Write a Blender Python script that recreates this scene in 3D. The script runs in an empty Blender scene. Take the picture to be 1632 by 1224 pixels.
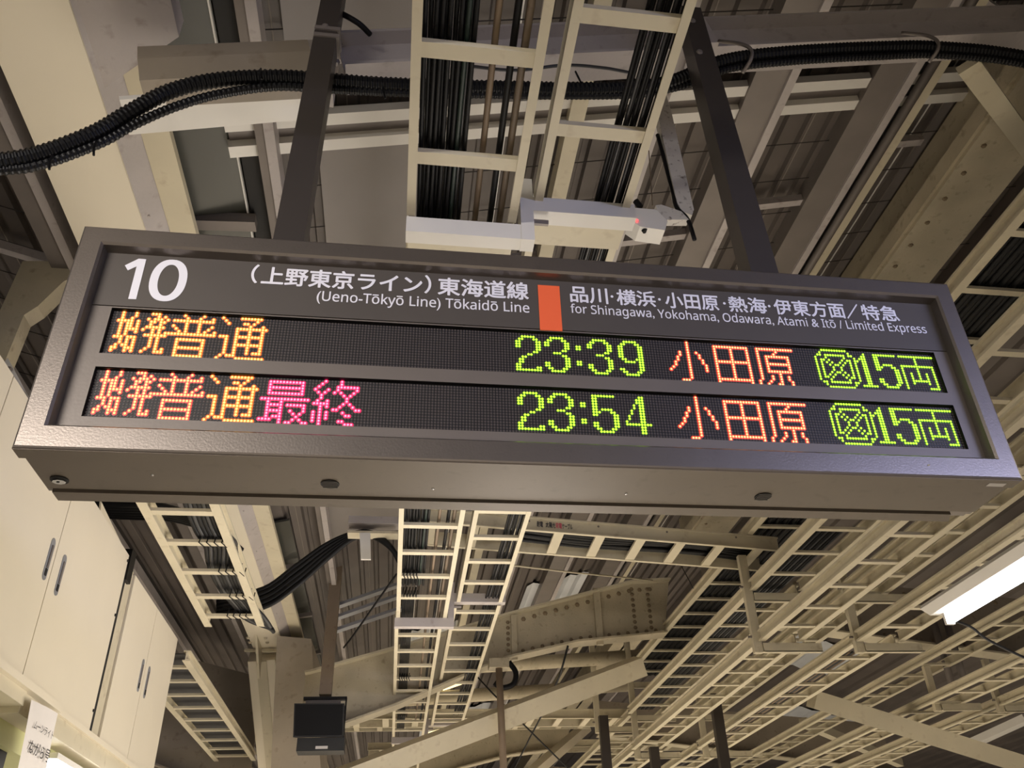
import bpy, math, random
from mathutils import Vector, Matrix
random.seed(7)
D = bpy.data
SC = bpy.context.scene
COL = SC.collection

# ------------------------------------------------------------------ camera
W = 2.5                                   # width of the departure sign in metres
CAM = Vector((0.35347 * W, -0.7368 * W, 1.6))
SB = 1.6 + 0.39749 * W                    # underside of the sign
SH = 0.27035 * W                          # height of the sign
FPX, PCX, PCY = 1377.36, 859.63, 623.18
_r = Vector((-.57556, -.15438, .00083))
_B = Matrix(((1, 0, 0), (0, 0, -1), (0, 1, 0)))
MR = Matrix.Rotation(_r.length, 3, _r.normalized()) @ _B      # world -> (right, down, forward)
cd = D.cameras.new('camera')
cam = D.objects.new('camera', cd)
COL.objects.link(cam)
right, down, fwd = MR[0], MR[1], MR[2]
m3 = Matrix((right, -down, -fwd)).transposed()
cam.matrix_world = Matrix.Translation(CAM) @ m3.to_4x4()
cd.sensor_fit = 'HORIZONTAL'
cd.sensor_width = 36.0
cd.lens = FPX * 36.0 / 1632.0
cd.shift_x = -(PCX - 816) / 1632.0
cd.shift_y = (PCY - 612) / 1632.0
cd.clip_start = 0.05
SC.camera = cam

# ------------------------------------------------------------------ world, exposure
wd = D.worlds.new('night')
SC.world = wd
wd.use_nodes = True
bg = wd.node_tree.nodes['Background']
bg.inputs[0].default_value = (0.75, 0.72, 0.80, 1)
bg.inputs[1].default_value = 0.11
SC.view_settings.view_transform = 'Standard'
SC.view_settings.look = 'None'
SC.view_settings.exposure = -0.16
SC.view_settings.gamma = 1.0
SC.view_settings.use_curve_mapping = False
SC.cycles.use_denoising = True
SC.cycles.max_bounces = 6
SC.cycles.diffuse_bounces = 4
SC.cycles.sample_clamp_indirect = 4.0


def area(name, loc, rot, sx, sy, power, color):
    l = D.lights.new(name, 'AREA')
    l.shape = 'RECTANGLE'
    l.size, l.size_y = sx, sy
    l.energy = power
    l.color = color
    if isinstance(rot, Vector): l.spread = math.radians(75)
    o = D.objects.new(name, l)
    o.location = loc
    if len(rot) == 3 and isinstance(rot, Vector): o.rotation_euler = (rot - Vector(loc)).to_track_quat('-Z', 'Y').to_euler()
    else: o.rotation_euler = rot
    COL.objects.link(o)
    return o


WARM = (1.0, 0.925, 0.82)
WHITEL = (1.0, 0.93, 0.86)
BLUE = (0.52, 0.58, 1.0)
COOL = (0.86, 0.90, 1.0)
LAMP_POWER = 1.0
# rows of platform lamps that run along both platform edges and behind the camera, plus one added fill light
D2R = math.pi / 180
LIGHTS = [
    ('lamp_or_fill', (4.5, -2.6, 3.35), Vector((2.4, 0, 2.7)), 2.2, 0.25, 20, BLUE),
    ('lamp_or_fill', (-1.35, -2.8, 3.45), Vector((0.1, 0, 2.7)), 1.8, 0.25, 24, WHITEL),
    ('lamp_or_fill', (1.2, -6.5, 3.0), (0, 0, 0), 4.0, 0.3, 115, WARM),
    ('lamp_or_fill', (1.0, -4.6, 3.0), (0, 0, 0), 5.0, 2.0, 165, WARM),
    ('lamp_or_fill', (1.6, 3.4, 2.0), (0, 128 * D2R, 0), 1.2, 3.5, 72, WHITEL),  # added fill below the frame, brightens cabinets and ceiling from underneath
    ('lamp_or_fill', (-0.2, 9.0, 2.7), (0, 0, 0), 0.3, 8.0, 300, WARM),
    ('lamp_or_fill', (3.0, 8.0, 2.7), (0, 0, 0), 0.3, 9.0, 380, WARM),
    ('lamp_or_fill', (7.5, 9.0, 2.9), (0, 0, 0), 0.3, 9.0, 330, WARM),
    ('lamp_or_fill', (2.5, 17.0, 2.7), (0, 0, 0), 6.0, 6.0, 420, WARM),
]


# ------------------------------------------------------------------ picture -> place helpers
def ray(px, py):
    v = Vector(((px - PCX) / FPX, (py - PCY) / FPX, 1.0))
    return MR.transposed() @ v


def PZ(px, py, z):
    r = ray(px, py)
    return CAM + r * ((z - CAM.z) / r.z)


def PY(px, py, y):
    r = ray(px, py)
    return CAM + r * ((y - CAM.y) / r.y)


def PX(px, py, x):
    r = ray(px, py)
    return CAM + r * ((x - CAM.x) / r.x)


def PR(px, py, off, k=0.24):               # roof plane z = off + k x
    r = ray(px, py)
    t = (off + k * CAM.x - CAM.z) / (r.z - k * r.x)
    return CAM + r * t


# ------------------------------------------------------------------ materials
def lin(c):
    c = c / 255.0
    return c / 12.92 if c <= 0.04045 else ((c + 0.055) / 1.055) ** 2.4


def rgb(r, g, b):
    return (lin(r), lin(g), lin(b), 1)


MATS = {}


def mat(name, col, rough=0.5, metal=0.0, var=0.12, scale=6.0, bump=0.0, stain=None, emis=None, es=0.0, spec=0.5, dirt=0.45):
    m = D.materials.new(name)
    m.use_nodes = True
    nt = m.node_tree
    bs = nt.nodes['Principled BSDF']
    bs.inputs['Roughness'].default_value = rough
    bs.inputs['Metallic'].default_value = metal
    bs.inputs['Specular IOR Level'].default_value = spec
    if var > 0:
        tc = nt.nodes.new('ShaderNodeTexCoord')
        n1 = nt.nodes.new('ShaderNodeTexNoise')
        n1.inputs['Scale'].default_value = scale
        n1.inputs['Detail'].default_value = 6
        nt.links.new(tc.outputs['Object'], n1.inputs['Vector'])
        mr = nt.nodes.new('ShaderNodeMapRange')
        mr.inputs['From Min'].default_value = 0.3
        mr.inputs['From Max'].default_value = 0.7
        mr.inputs['To Min'].default_value = 1 - var
        mr.inputs['To Max'].default_value = 1 + var * 0.5
        nt.links.new(n1.outputs['Fac'], mr.inputs['Value'])
        mx = nt.nodes.new('ShaderNodeMix')
        mx.data_type = 'RGBA'
        mx.blend_type = 'MULTIPLY'
        mx.inputs[0].default_value = 1
        mx.inputs[6].default_value = col
        nt.links.new(mr.outputs[0], mx.inputs[7])
        out = mx.outputs[2]
        if stain:
            n2 = nt.nodes.new('ShaderNodeTexNoise')
            n2.inputs['Scale'].default_value = scale * 4
            n2.inputs['Detail'].default_value = 8
            nt.links.new(tc.outputs['Object'], n2.inputs['Vector'])
            cr = nt.nodes.new('ShaderNodeValToRGB')
            cr.color_ramp.elements[0].position = 0.58
            cr.color_ramp.elements[1].position = 0.74
            nt.links.new(n2.outputs['Fac'], cr.inputs[0])
            mu = nt.nodes.new('ShaderNodeMath')
            mu.operation = 'MULTIPLY'
            mu.inputs[1].default_value = dirt
            nt.links.new(cr.outputs[0], mu.inputs[0])
            m2 = nt.nodes.new('ShaderNodeMix')
            m2.data_type = 'RGBA'
            nt.links.new(mu.outputs[0], m2.inputs[0])
            nt.links.new(out, m2.inputs[6])
            m2.inputs[7].default_value = stain
            out = m2.outputs[2]
        nt.links.new(out, bs.inputs['Base Color'])
        if bump > 0:
            bp = nt.nodes.new('ShaderNodeBump')
            bp.inputs['Strength'].default_value = bump
            bp.inputs['Distance'].default_value = 0.01
            n3 = nt.nodes.new('ShaderNodeTexNoise')
            n3.inputs['Scale'].default_value = scale * 12
            nt.links.new(tc.outputs['Object'], n3.inputs['Vector'])
            nt.links.new(n3.outputs['Fac'], bp.inputs['Height'])
            nt.links.new(bp.outputs[0], bs.inputs['Normal'])
    else:
        bs.inputs['Base Color'].default_value = col
    if emis:
        bs.inputs['Emission Color'].default_value = emis
        bs.inputs['Emission Strength'].default_value = es
    MATS[name] = m
    return m


CREAM = mat('cream_paint', rgb(206, 196, 170), 0.5, var=0.10, scale=3, stain=rgb(140, 118, 88), dirt=0.35)
CREAM2 = mat('old_cream_paint', rgb(186, 175, 150), 0.55, var=0.16, scale=4, stain=rgb(110, 92, 66), dirt=0.5, bump=0.2)
YCREAM = mat('bright_cream_enamel', rgb(230, 220, 198), 0.4, var=0.03, scale=2)
PALE = mat('pale_grey_paint', rgb(176, 168, 164), 0.55, var=0.12, scale=4, stain=rgb(120, 106, 96), dirt=0.45, bump=0.15)
WHITE = mat('white_paint', rgb(222, 218, 210), 0.45, var=0.06, scale=3)
MOTTLE = mat('rust_spotted_paint', rgb(205, 200, 192), 0.6, var=0.1, scale=9, stain=rgb(70, 58, 46), dirt=0.95)
DECK = mat('dark_roof_sheet', rgb(98, 90, 84), 0.6, var=0.2, scale=2)
DECKR = mat('roof_sheet_rib', rgb(128, 119, 110), 0.6, var=0.1, scale=3)
SEAM = mat('bright_roof_seam', rgb(215, 212, 206), 0.4, var=0.0)
WIRE = mat('dark_wire', rgb(52, 46, 42), 0.6, var=0)
GPANEL = mat('grey_ceiling_panel', rgb(132, 125, 120), 0.55, var=0.05, scale=3)
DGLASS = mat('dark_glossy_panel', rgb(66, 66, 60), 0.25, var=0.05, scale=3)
STEEL = mat('grey_steel', rgb(122, 114, 108), 0.5, metal=0.2, var=0.1, scale=5)
BLACK = mat('black_rubber', rgb(13, 13, 15), 0.5, var=0.0, spec=0.25)
GIRD = mat('shaded_grimy_girder_paint', rgb(146, 135, 120), 0.6, var=0.15, scale=3, stain=rgb(96, 80, 62), dirt=0.5)  # greyer base puts shade on girders and plates into the colour; stains are dirt
RIVET = mat('shaded_rivet_paint', rgb(128, 112, 88), 0.6, var=0)  # darker tone puts the shadows around the rivet heads into the colour
BLACK2 = mat('black_conduit', rgb(10, 10, 13), 0.42, var=0.0, spec=0.3)
GREYC = mat('grey_cable_sheath', rgb(44, 44, 46), 0.4, var=0.0)
GREENC = mat('green_cable_sheath', rgb(24, 42, 36), 0.45, var=0.0)
TANC = mat('tan_pipe', rgb(126, 108, 88), 0.55, var=0.1, scale=6)
BROWN = mat('brown_pole_paint', rgb(116, 101, 84), 0.55, var=0.15, scale=6, stain=rgb(70, 52, 38))
SIGN = mat('bronze_grey_metallic_paint', rgb(128, 120, 113), 0.36, metal=0.8, var=0.04, scale=14, stain=rgb(84, 78, 72), dirt=0.18, bump=0.04)
SIGNI = mat('sign_inner_plate', rgb(116, 108, 101), 0.45, metal=0.3, var=0.04, scale=10, bump=0.03)
SIGND = mat('sign_header_panel', rgb(90, 84, 79), 0.42, metal=0.25, var=0.03, scale=10)
SIGNB = mat('sign_belly_metal', rgb(118, 108, 96), 0.5, metal=0.35, var=0.06, scale=6, stain=rgb(86, 76, 62), dirt=0.3)
POST = mat('dark_bronze_post', rgb(70, 64, 60), 0.42, metal=0.3, var=0.05, scale=8)
LEDBK = mat('led_black_backing', rgb(14, 12, 14), 0.5, var=0)
LEDOFF = mat('unlit_led_lens', rgb(80, 72, 69), 0.45, var=0)
LET = mat('white_lettering', rgb(228, 226, 232), 0.5, var=0)
ORANGE = mat('orange_line_mark', rgb(240, 104, 60), 0.5, var=0)
PULL = mat('brushed_pull_metal', rgb(158, 160, 166), 0.35, metal=0.4, var=0.1, scale=20)
CHROME = mat('chrome', rgb(200, 200, 200), 0.2, metal=1.0, var=0)
HOLE = mat('dark_hole', rgb(24, 22, 20), 0.7, var=0)
STICK = mat('white_sticker', rgb(205, 200, 196), 0.5, var=0)
PAPER = mat('paper', rgb(226, 220, 214), 0.8, var=0.03, scale=5)
INK = mat('marker_ink', rgb(58, 54, 56), 0.8, var=0)
INKP = mat('fine_print_ink', rgb(40, 40, 56), 0.8, var=0)
INKR = mat('red_print_ink', rgb(196, 84, 104), 0.8, var=0)
LIME = mat('pale_green_board', rgb(206, 206, 150), 0.6, var=0.03)
SPK = mat('speaker_black', rgb(36, 36, 36), 0.55, var=0.1, scale=20, bump=0.3)
FLOOR = mat('platform_paving', rgb(205, 198, 186), 0.6, var=0.08, scale=1)
BLUEG = mat('blue_grey_roof_sheet', rgb(120, 134, 152), 0.5, var=0.1, scale=2)
TRANS = mat('translucent_roof_sheet', rgb(205, 208, 212), 0.4, var=0.15, scale=2)
DUCT = mat('galvanised_duct', rgb(170, 172, 178), 0.32, metal=0.8, var=0.1, scale=4)


def emat(name, col, s, base=None):
    m = mat(name, base or col, 0.5, var=0, emis=col, es=s * 1.12)
    m.cycles.emission_sampling = 'NONE'
    return m


AM_C = emat('led_amber_core', rgb(255, 236, 124), 1.35)
AM_R = emat('led_amber_ring', rgb(222, 96, 34), 0.9)
OR_C = emat('led_orange_core', rgb(255, 226, 150), 1.15)
OR_R = emat('led_orange_ring', rgb(232, 58, 38), 0.95)
RY_C = emat('led_pinkish_amber_core', rgb(255, 226, 130), 1.25)
RY_R = emat('led_pinkish_red_ring', rgb(216, 62, 62), 0.9)
MG_C = emat('led_magenta_core', rgb(255, 160, 196), 1.05)
MG_R = emat('led_magenta_ring', rgb(226, 22, 84), 0.9)
GR_C = emat('led_green_core', rgb(198, 255, 66), 1.1)
GR_R = emat('led_green_ring', rgb(76, 130, 6), 0.6)
TUBE = mat('fluorescent_tube', rgb(255, 255, 255), 0.5, var=0, emis=(1.0, 0.96, 0.94, 1), es=22)
TUBE2 = mat('warm_far_tube', rgb(255, 240, 200), 0.5, var=0, emis=(1.0, 0.80, 0.42, 1), es=2.2)
REDL = emat('red_indicator_light', rgb(255, 80, 80), 2.5)


# ------------------------------------------------------------------ mesh helpers
class MB:
    def __init__(s):
        s.v, s.f = [], []

    def add(s, vs, fs):
        n = len(s.v)
        s.v += [tuple(v) for v in vs]
        s.f += [tuple(n + i for i in f) for f in fs]
        return s

    def box(s, a, b):
        x0, x1 = sorted((a[0], b[0])); y0, y1 = sorted((a[1], b[1])); z0, z1 = sorted((a[2], b[2]))
        vs = [(x0, y0, z0), (x1, y0, z0), (x1, y1, z0), (x0, y1, z0), (x0, y0, z1), (x1, y0, z1), (x1, y1, z1), (x0, y1, z1)]
        return s.add(vs, [(0, 3, 2, 1), (4, 5, 6, 7), (0, 1, 5, 4), (1, 2, 6, 5), (2, 3, 7, 6), (3, 0, 4, 7)])

    def hexa(s, lo, hi):                   # two quads of four points each
        return s.add(list(lo) + list(hi), [(0, 3, 2, 1), (4, 5, 6, 7), (0, 1, 5, 4), (1, 2, 6, 5), (2, 3, 7, 6), (3, 0, 4, 7)])

    def ext(s, poly, a, b, up=(0, 0, 1)):  # polygon (side, up) extruded from a to b
        a, b = Vector(a), Vector(b)
        d = (b - a).normalized()
        up = Vector(up)
        side = d.cross(up)
        if side.length < 1e-4:
            side = Vector((1, 0, 0))
        side.normalize()
        u = side.cross(d).normalized()
        n = len(poly)
        vs = [a + side * p + u * q for p, q in poly] + [b + side * p + u * q for p, q in poly]
        fs = [tuple(range(n)), tuple(range(2 * n - 1, n - 1, -1))]
        fs += [(i, n + i, n + (i + 1) % n, (i + 1) % n) for i in range(n)]
        return s.add(vs, fs)

    def bar(s, a, b, w, h, up=(0, 0, 1)):  # path runs along the middle of the underside
        return s.ext([(-w / 2, 0), (w / 2, 0), (w / 2, h), (-w / 2, h)], a, b, up)

    def tube(s, pts, r, seg=8, caps=True, radii=None):
        pts = [Vector(p) for p in pts]
        n = len(pts)
        prev = None
        vs = []
        for i, p in enumerate(pts):
            t = (pts[min(i + 1, n - 1)] - pts[max(i - 1, 0)]).normalized()
            if prev is None:
                ref = Vector((0, 0, 1)) if abs(t.z) < .9 else Vector((1, 0, 0))
                prev = t.cross(ref).normalized()
            else:
                prev = (prev - t * prev.dot(t)).normalized()
            o = t.cross(prev)
            rr = radii[i] if radii else r
            for k in range(seg):
                a = 2 * math.pi * k / seg
                vs.append(p + (prev * math.cos(a) + o * math.sin(a)) * rr)
        fs = []
        for i in range(n - 1):
            for k in range(seg):
                fs.append((i * seg + k, i * seg + (k + 1) % seg, (i + 1) * seg + (k + 1) % seg, (i + 1) * seg + k))
        if caps:
            fs.append(tuple(range(seg - 1, -1, -1)))
            fs.append(tuple((n - 1) * seg + k for k in range(seg)))
        return s.add(vs, fs)

    def dome(s, c, r, ax=(0, 0, -1), h=None, seg=8):   # rivet head / bolt head
        c = Vector(c); ax = Vector(ax).normalized(); h = h or r * .6
        ref = Vector((0, 0, 1)) if abs(ax.z) < .9 else Vector((1, 0, 0))
        u = ax.cross(ref).normalized(); w = ax.cross(u)
        vs = []
        for rr, hh in ((r, 0), (r * .75, h * .7)):
            for k in range(seg):
                a = 2 * math.pi * k / seg
                vs.append(c + (u * math.cos(a) + w * math.sin(a)) * rr + ax * hh)
        vs.append(c + ax * h)
        fs = [(k, (k + 1) % seg, seg + (k + 1) % seg, seg + k) for k in range(seg)]
        fs += [(seg + k, seg + (k + 1) % seg, 2 * seg) for k in range(seg)]
        return s.add(vs, fs)

    def build(s, name, m, parent=None, smooth=False, kind=None, label=None):
        off = Vector(parent['_o']) if parent is not None and '_o' in parent else Vector((0, 0, 0))
        me = D.meshes.new(name)
        me.from_pydata([tuple(Vector(v) - off) for v in s.v], [], s.f)
        me.materials.append(m)
        if smooth:
            me.shade_smooth()
        me.update()
        import bmesh
        bm = bmesh.new(); bm.from_mesh(me)
        bmesh.ops.recalc_face_normals(bm, faces=bm.faces)
        bm.to_mesh(me); bm.free()
        o = D.objects.new(name, me)
        COL.objects.link(o)
        if parent is not None:
            o.parent = parent
            o['_o'] = tuple(off)
        if kind: o['kind'] = kind
        if label: o['label'] = label
        return o


def own(o):                                 # a one-mesh thing: give it a sensible origin
    me = o.data
    xs = [v.co for v in me.vertices]
    c = Vector((sum(v.x for v in xs), sum(v.y for v in xs), sum(v.z for v in xs))) / len(xs)
    me.transform(Matrix.Translation(-c))
    o.location = c
    o['_o'] = tuple(c)
    return o


def tag(o, label, cat, group=None):
    o['label'] = label
    o['category'] = cat
    if group: o['group'] = group
    return o


def thing(name, loc, label, cat, group=None):
    o = D.objects.new(name, None)
    o.empty_display_size = .05
    o.location = loc
    o['_o'] = tuple(loc)
    COL.objects.link(o)
    return tag(o, label, cat, group)


def copy_at(o, delta, parent=None):
    c = o.copy()
    COL.objects.link(c)
    c.location = Vector(o.location) + Vector(delta)
    if parent is not None: c.parent = parent
    return c


def smoothpts(pts, n=8):                    # catmull-rom
    P = [Vector(p) for p in pts]
    P = [P[0] * 2 - P[1]] + P + [P[-1] * 2 - P[-2]]
    out = []
    for i in range(1, len(P) - 2):
        for k in range(n):
            t = k / n
            a, b, c, d = P[i - 1], P[i], P[i + 1], P[i + 2]
            out.append(.5 * ((2 * b) + (c - a) * t + (2 * a - 5 * b + 4 * c - d) * t * t + (3 * b - a - 3 * c + d) * t ** 3))
    out.append(P[-2])
    return out


def I_poly(w, h, tf=.012, tw=.01):
    a, b = w / 2, tw / 2
    return [(-a, 0), (a, 0), (a, tf), (b, tf), (b, h - tf), (a, h - tf), (a, h), (-a, h), (-a, h - tf), (-b, h - tf), (-b, tf), (-a, tf)]


def text_mesh(s, bold=0.0):
    cu = D.curves.new('lettering', 'FONT')
    cu.body = s
    cu.size = 1.0
    cu.offset = bold
    cu.extrude = 0.0
    cu.resolution_u = 5
    o = D.objects.new('lettering', cu)
    COL.objects.link(o)
    dg = bpy.context.evaluated_depsgraph_get()
    dg.update()
    me = D.meshes.new_from_object(o.evaluated_get(dg))
    D.objects.remove(o)
    return me


def sans(s, heavy=False):                   # latin letters in the plain sans alphabet of the built-in maths font
    U, L, N = (0x1D5D4, 0x1D5EE, 0x1D7EC) if heavy else (0x1D5A0, 0x1D5BA, 0x1D7E2)
    out = ''
    for ch in s:
        if 'A' <= ch <= 'Z': out += chr(U + ord(ch) - 65)
        elif 'a' <= ch <= 'z': out += chr(L + ord(ch) - 97)
        elif '0' <= ch <= '9': out += chr(N + ord(ch) - 48)
        else: out += ch
    return out


def put_text(name, s, org, ux, uz, x0, x1, height, m, parent, bold=0.0, base=0.0, ref=None, tight=None, label=None, lift=.0012):
    """org: world point of local (0,0); ux, uz unit vectors of the surface; x0..x1 span; height: scale of 1 em"""
    plain = s.replace('\u014d', 'o')
    ts = sans(plain) if any('a' <= c <= 'z' for c in s) else plain
    if s == '10': ts = sans(s, True)
    me = text_mesh(ts)
    V = [(v.co.x, v.co.y) for v in me.vertices]
    F = [tuple(p.vertices) for p in me.polygons]
    wo = max(v.co.x for v in text_mesh(sans('o')).vertices)
    for i, ch in enumerate(s):
        if ch == '\u014d':
            e = max(v.co.x for v in text_mesh(sans(plain[:i + 1])).vertices)
            n = len(V)
            V += [(e - wo * .86, .62), (e - wo * .14, .62), (e - wo * .14, .685), (e - wo * .86, .685)]
            F.append((n, n + 1, n + 2, n + 3))
    xs = [v[0] for v in V]; ys = [v[1] for v in V]
    a, b, lo, hi = min(xs), max(xs), min(ys), max(ys)
    sx = (x1 - x0) / (b - a)
    nrm = ux.cross(uz)
    off = Vector(parent['_o'])
    mb = MB()
    offs = [(0, 0)] + ([(bold * math.cos(k * math.pi / 4), bold * math.sin(k * math.pi / 4)) for k in range(8)] if bold else [])
    for j, (dx, dy) in enumerate(offs):
        vs = []
        for vx, vy in V:
            X = x0 + (vx + dx - a) * sx
            if tight: Z = tight[0] + (vy + dy - lo) / (hi - lo) * (tight[1] - tight[0])
            else: Z = base + (vy + dy) * height
            vs.append(org + ux * X + uz * Z + nrm * (lift + j * .00004) - off)
        mb.add(vs, F)
    me = D.meshes.new(name)
    me.from_pydata([tuple(v) for v in mb.v], [], mb.f)
    me.materials.append(m)
    o = D.objects.new(name, me)
    COL.objects.link(o)
    o.parent = parent
    o['kind'] = 'stuff'
    if label: o['label'] = label
    return o


# ------------------------------------------------------------------ lights in the hall
for n, loc, rot, sx, sy, p, c in LIGHTS:
    area(n, loc, rot, sx, sy, p * LAMP_POWER, c)

# ------------------------------------------------------------------ floor and roof deck (setting)
fl = MB(); fl.box((-14, -16, -.1), (22, 40, 0)); o = fl.build('floor', FLOOR); o['kind'] = 'structure'
VX = -.55                                       # valley line of the butterfly roof
RX = 5.6                                        # ridge on the right
def zroof(x, off=0.0):
    if x < VX: return 4.86 + .24 * VX - .30 * (x - VX) + off
    if x < RX: return 4.86 + .24 * x + off
    return 4.86 + .24 * RX - .24 * (x - RX) + off
def deck_part(x0, x1, y0, y1, pitch, name, m):
    mb = MB()
    n = max(1, int(round((x1 - x0) / pitch)))
    xs = []
    for i in range(n):
        a = x0 + (x1 - x0) * i / n; w = (x1 - x0) / n
        xs += [(a, 0), (a + w * .62, 0), (a + w * .70, .035), (a + w * .92, .035)]
    xs.append((x1, 0))
    vs = []
    for yy in (y0, y1): vs += [(x, yy, zroof(x, dz)) for x, dz in xs]
    k = len(xs)
    mb.add(vs, [(i, i + 1, k + i + 1, k + i) for i in range(k - 1)])
    o = mb.build(name, m); o['kind'] = 'structure'
    return o
ceil = deck_part(VX, RX, -5, 32, .145, 'ceiling', DECK)
deck_part(RX, 16, -5, 32, .25, 'ceiling', DECK)
deck_part(-9, VX, -5, 32, .145, 'ceiling', DECK)
# thin pale seams of the deck sheets and the dark safety wires strung under it
sm = MB()
x = VX + .2
while x < RX:
    sm.box((x - .003, -4, zroof(x) - .004), (x + .003, 14, zroof(x) - .001)); x += .29
x = VX - .2
while x > -5:
    sm.box((x - .003, -4, zroof(x) - .004), (x + .003, 14, zroof(x) - .001)); x -= .29
o = sm.build('deck_seam', DECKR, ceil, kind='stuff')
sm = MB()
for x in (1.02, 1.30, 1.52, 3.78, 3.9): sm.box((x - .004, -4, zroof(x) - .010), (x + .004, 9, zroof(x) - .004))
sm.build('bright_deck_seam', SEAM, ceil, kind='stuff')
wr = MB()
y = -1.0
while y < 3.6:
    wr.tube([(VX, y, zroof(VX, -.03)), (RX, y, zroof(RX, -.03))], .004, 4); wr.tube([(VX, y, zroof(VX, -.03)), (-5, y, zroof(-5, -.03))], .004, 4); y += .30
wr.build('netting_wires', WIRE, ceil, kind='stuff')
# grey flat panels and dark glossy panel between the purlins
def flat_panel(name, x0, x1, y0, y1, off, m, label, cat):
    mb = MB()
    lo = [(x0, y0, zroof(x0, off)), (x1, y0, zroof(x1, off)), (x1, y1, zroof(x1, off)), (x0, y1, zroof(x0, off))]
    mb.hexa(lo, [(a, b, c + .02) for a, b, c in lo])
    return tag(own(mb.build(name, m)), label, cat)
flat_panel('ceiling_panel', .38, .93, 1.14, 3.2, -.04, GPANEL, 'plain grey ceiling panel above the sign between left post and first cable ladder', 'panel')
flat_panel('ceiling_panel', .28, 1.0, -1.2, .55, -.04, GPANEL, 'plain grey ceiling panel behind the top of the left post', 'panel')
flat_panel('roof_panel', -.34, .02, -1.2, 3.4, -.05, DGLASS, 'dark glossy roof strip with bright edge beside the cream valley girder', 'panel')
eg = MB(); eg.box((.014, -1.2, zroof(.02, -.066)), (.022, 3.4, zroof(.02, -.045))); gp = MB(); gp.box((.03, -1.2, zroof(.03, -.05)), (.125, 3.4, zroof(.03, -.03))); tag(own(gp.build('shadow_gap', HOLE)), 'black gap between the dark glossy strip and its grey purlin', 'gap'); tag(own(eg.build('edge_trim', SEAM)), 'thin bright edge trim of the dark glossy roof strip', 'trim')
for i, yy in enumerate((1.55, 2.5)):
    b_ = MB(); b_.bar((-.3, yy, zroof(0, -.14)), (.06, yy, zroof(0, -.12)), .07, .06); tag(own(b_.build('cross_strut', STEEL)), ('near' if i == 0 else 'far') + 'er grey strut crossing under the dark glossy roof strip', 'strut')

# ------------------------------------------------------------------ purlins, running away from the camera under the deck
PUR = [(2.56, 2.78, 1, 'broad taupe roof purlin behind the right sign post'), (3.30, 3.52, 1, 'broad taupe roof purlin with lit edge, right of the one behind the post'),
       (3.66, 3.74, 0, 'slim cream roof purlin beside the riveted girder'), (1.96, 2.10, 1, 'taupe roof purlin seen over the camera bracket'),
       (1.60, 1.70, 0, 'slim roof purlin behind the right black cable bundle'), (5.1, 5.3, 1, 'roof purlin beyond the riveted girder under the ridge'),
       (.13, .22, 1, 'grey roof purlin beside the dark glossy strip'), (-1.0, -.86, 1, 'roof purlin just left of the cream valley girder'),
       (-1.9, -1.76, 1, 'roof purlin further left of the cream valley girder'), (-3.0, -2.86, 1, 'roof purlin at the far left edge'),
       (6.6, 6.8, 1, 'first roof purlin on the right slope behind the trays'), (8.0, 8.2, 1, 'second roof purlin on the right slope behind the trays')]
for xa, xb, wide, lab in PUR:
    w = xb - xa; xm = (xa + xb) / 2
    t = thing('roof_purlin', (xm, -2, zroof(xm, -.18)), lab, 'purlin')
    z = zroof(xm, -.18)
    mb = MB(); mb.ext([(-w / 2, .02), (w / 2 - .02, .02), (w / 2 - .02, .04), (-w / 2 + .02, .04), (-w / 2 + .02, .16), (-w / 2, .16)], (xm, -3, z), (xm, 28, z)); mb.build('web', STEEL if wide else CREAM, t)
    if wide:
        mb = MB(); mb.ext([(w / 2 - .045, -.0), (w / 2, 0), (w / 2, .1), (w / 2 - .045, .1)], (xm, -3, z), (xm, 28, z)); mb.build('flange', PALE, t)
dk = MB(); dk.box((3.55, -2, zroof(3.55, -.09)), (3.62, 10, zroof(3.6, -.03))); tag(own(dk.build('roof_gutter', HOLE)), 'narrow black gap channel between two purlins', 'channel')
pp = MB(); pp.tube([(3.585, -1, zroof(3.58, -.20)), (3.585, 9, zroof(3.58, -.20))], .028, 10); tag(own(pp.build('drain_pipe', STEEL, smooth=True)), 'grey round pipe running beside the slim cream purlin', 'pipe')
pp = MB(); a = PR(6, 288, 4.62, -.3); b = PR(62, 400, 4.62, -.3); pp.tube([(a.x, -1.5, a.z), (a.x, 10, a.z)], .03, 10); tag(own(pp.build('drain_pipe', STEEL, smooth=True)), 'grey round pipe under the roof left of the cream girder', 'pipe')
# rafter channels, twin pale strips across the slope
for y0_, lab in ((.92, 'near'), (3.4, 'far')):
    t = thing('cross_channel', (2, y0_, zroof(2, -.3)), ('pair of pale strips crossing under the roof behind the sign posts' if lab == 'near' else 'pair of pale strips crossing under the roof, hidden behind the sign'), 'channel')
    for dy in (0, .15):
        mb = MB(); mb.bar((.0, y0_ + dy, zroof(0, -.115)), (5.2, y0_ + dy, zroof(5.2, -.115)), .065, .05); mb.build('strip', WHITE, t)
    mb = MB(); mb.bar((.0, y0_ + .075, zroof(0, -.07)), (5.2, y0_ + .075, zroof(5.2, -.07)), .09, .03); mb.build('channel_web', STEEL, t)
for (xa, xb, yy, lab) in ((2.1, 2.6, 2.05, 'left of the post'), (2.78, 3.34, 1.85, 'between the two broad purlins'), (3.74, 3.95, 1.42, 'beside the riveted girder'), (1.35, 1.62, 2.1, 'under the small camera'), (-2.6, -.9, 2.0, 'left of the cream girder'), (-2.6, -.9, .75, 'left of the cream girder near the top')):
    mb = MB(); mb.bar((xa, yy, zroof(xa, -.10)), (xb, yy, zroof(xb, -.10)), .05, .05); tag(own(mb.build('cross_strut', PALE)), 'thin pale strut across the roof ' + lab, 'strut')

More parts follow.
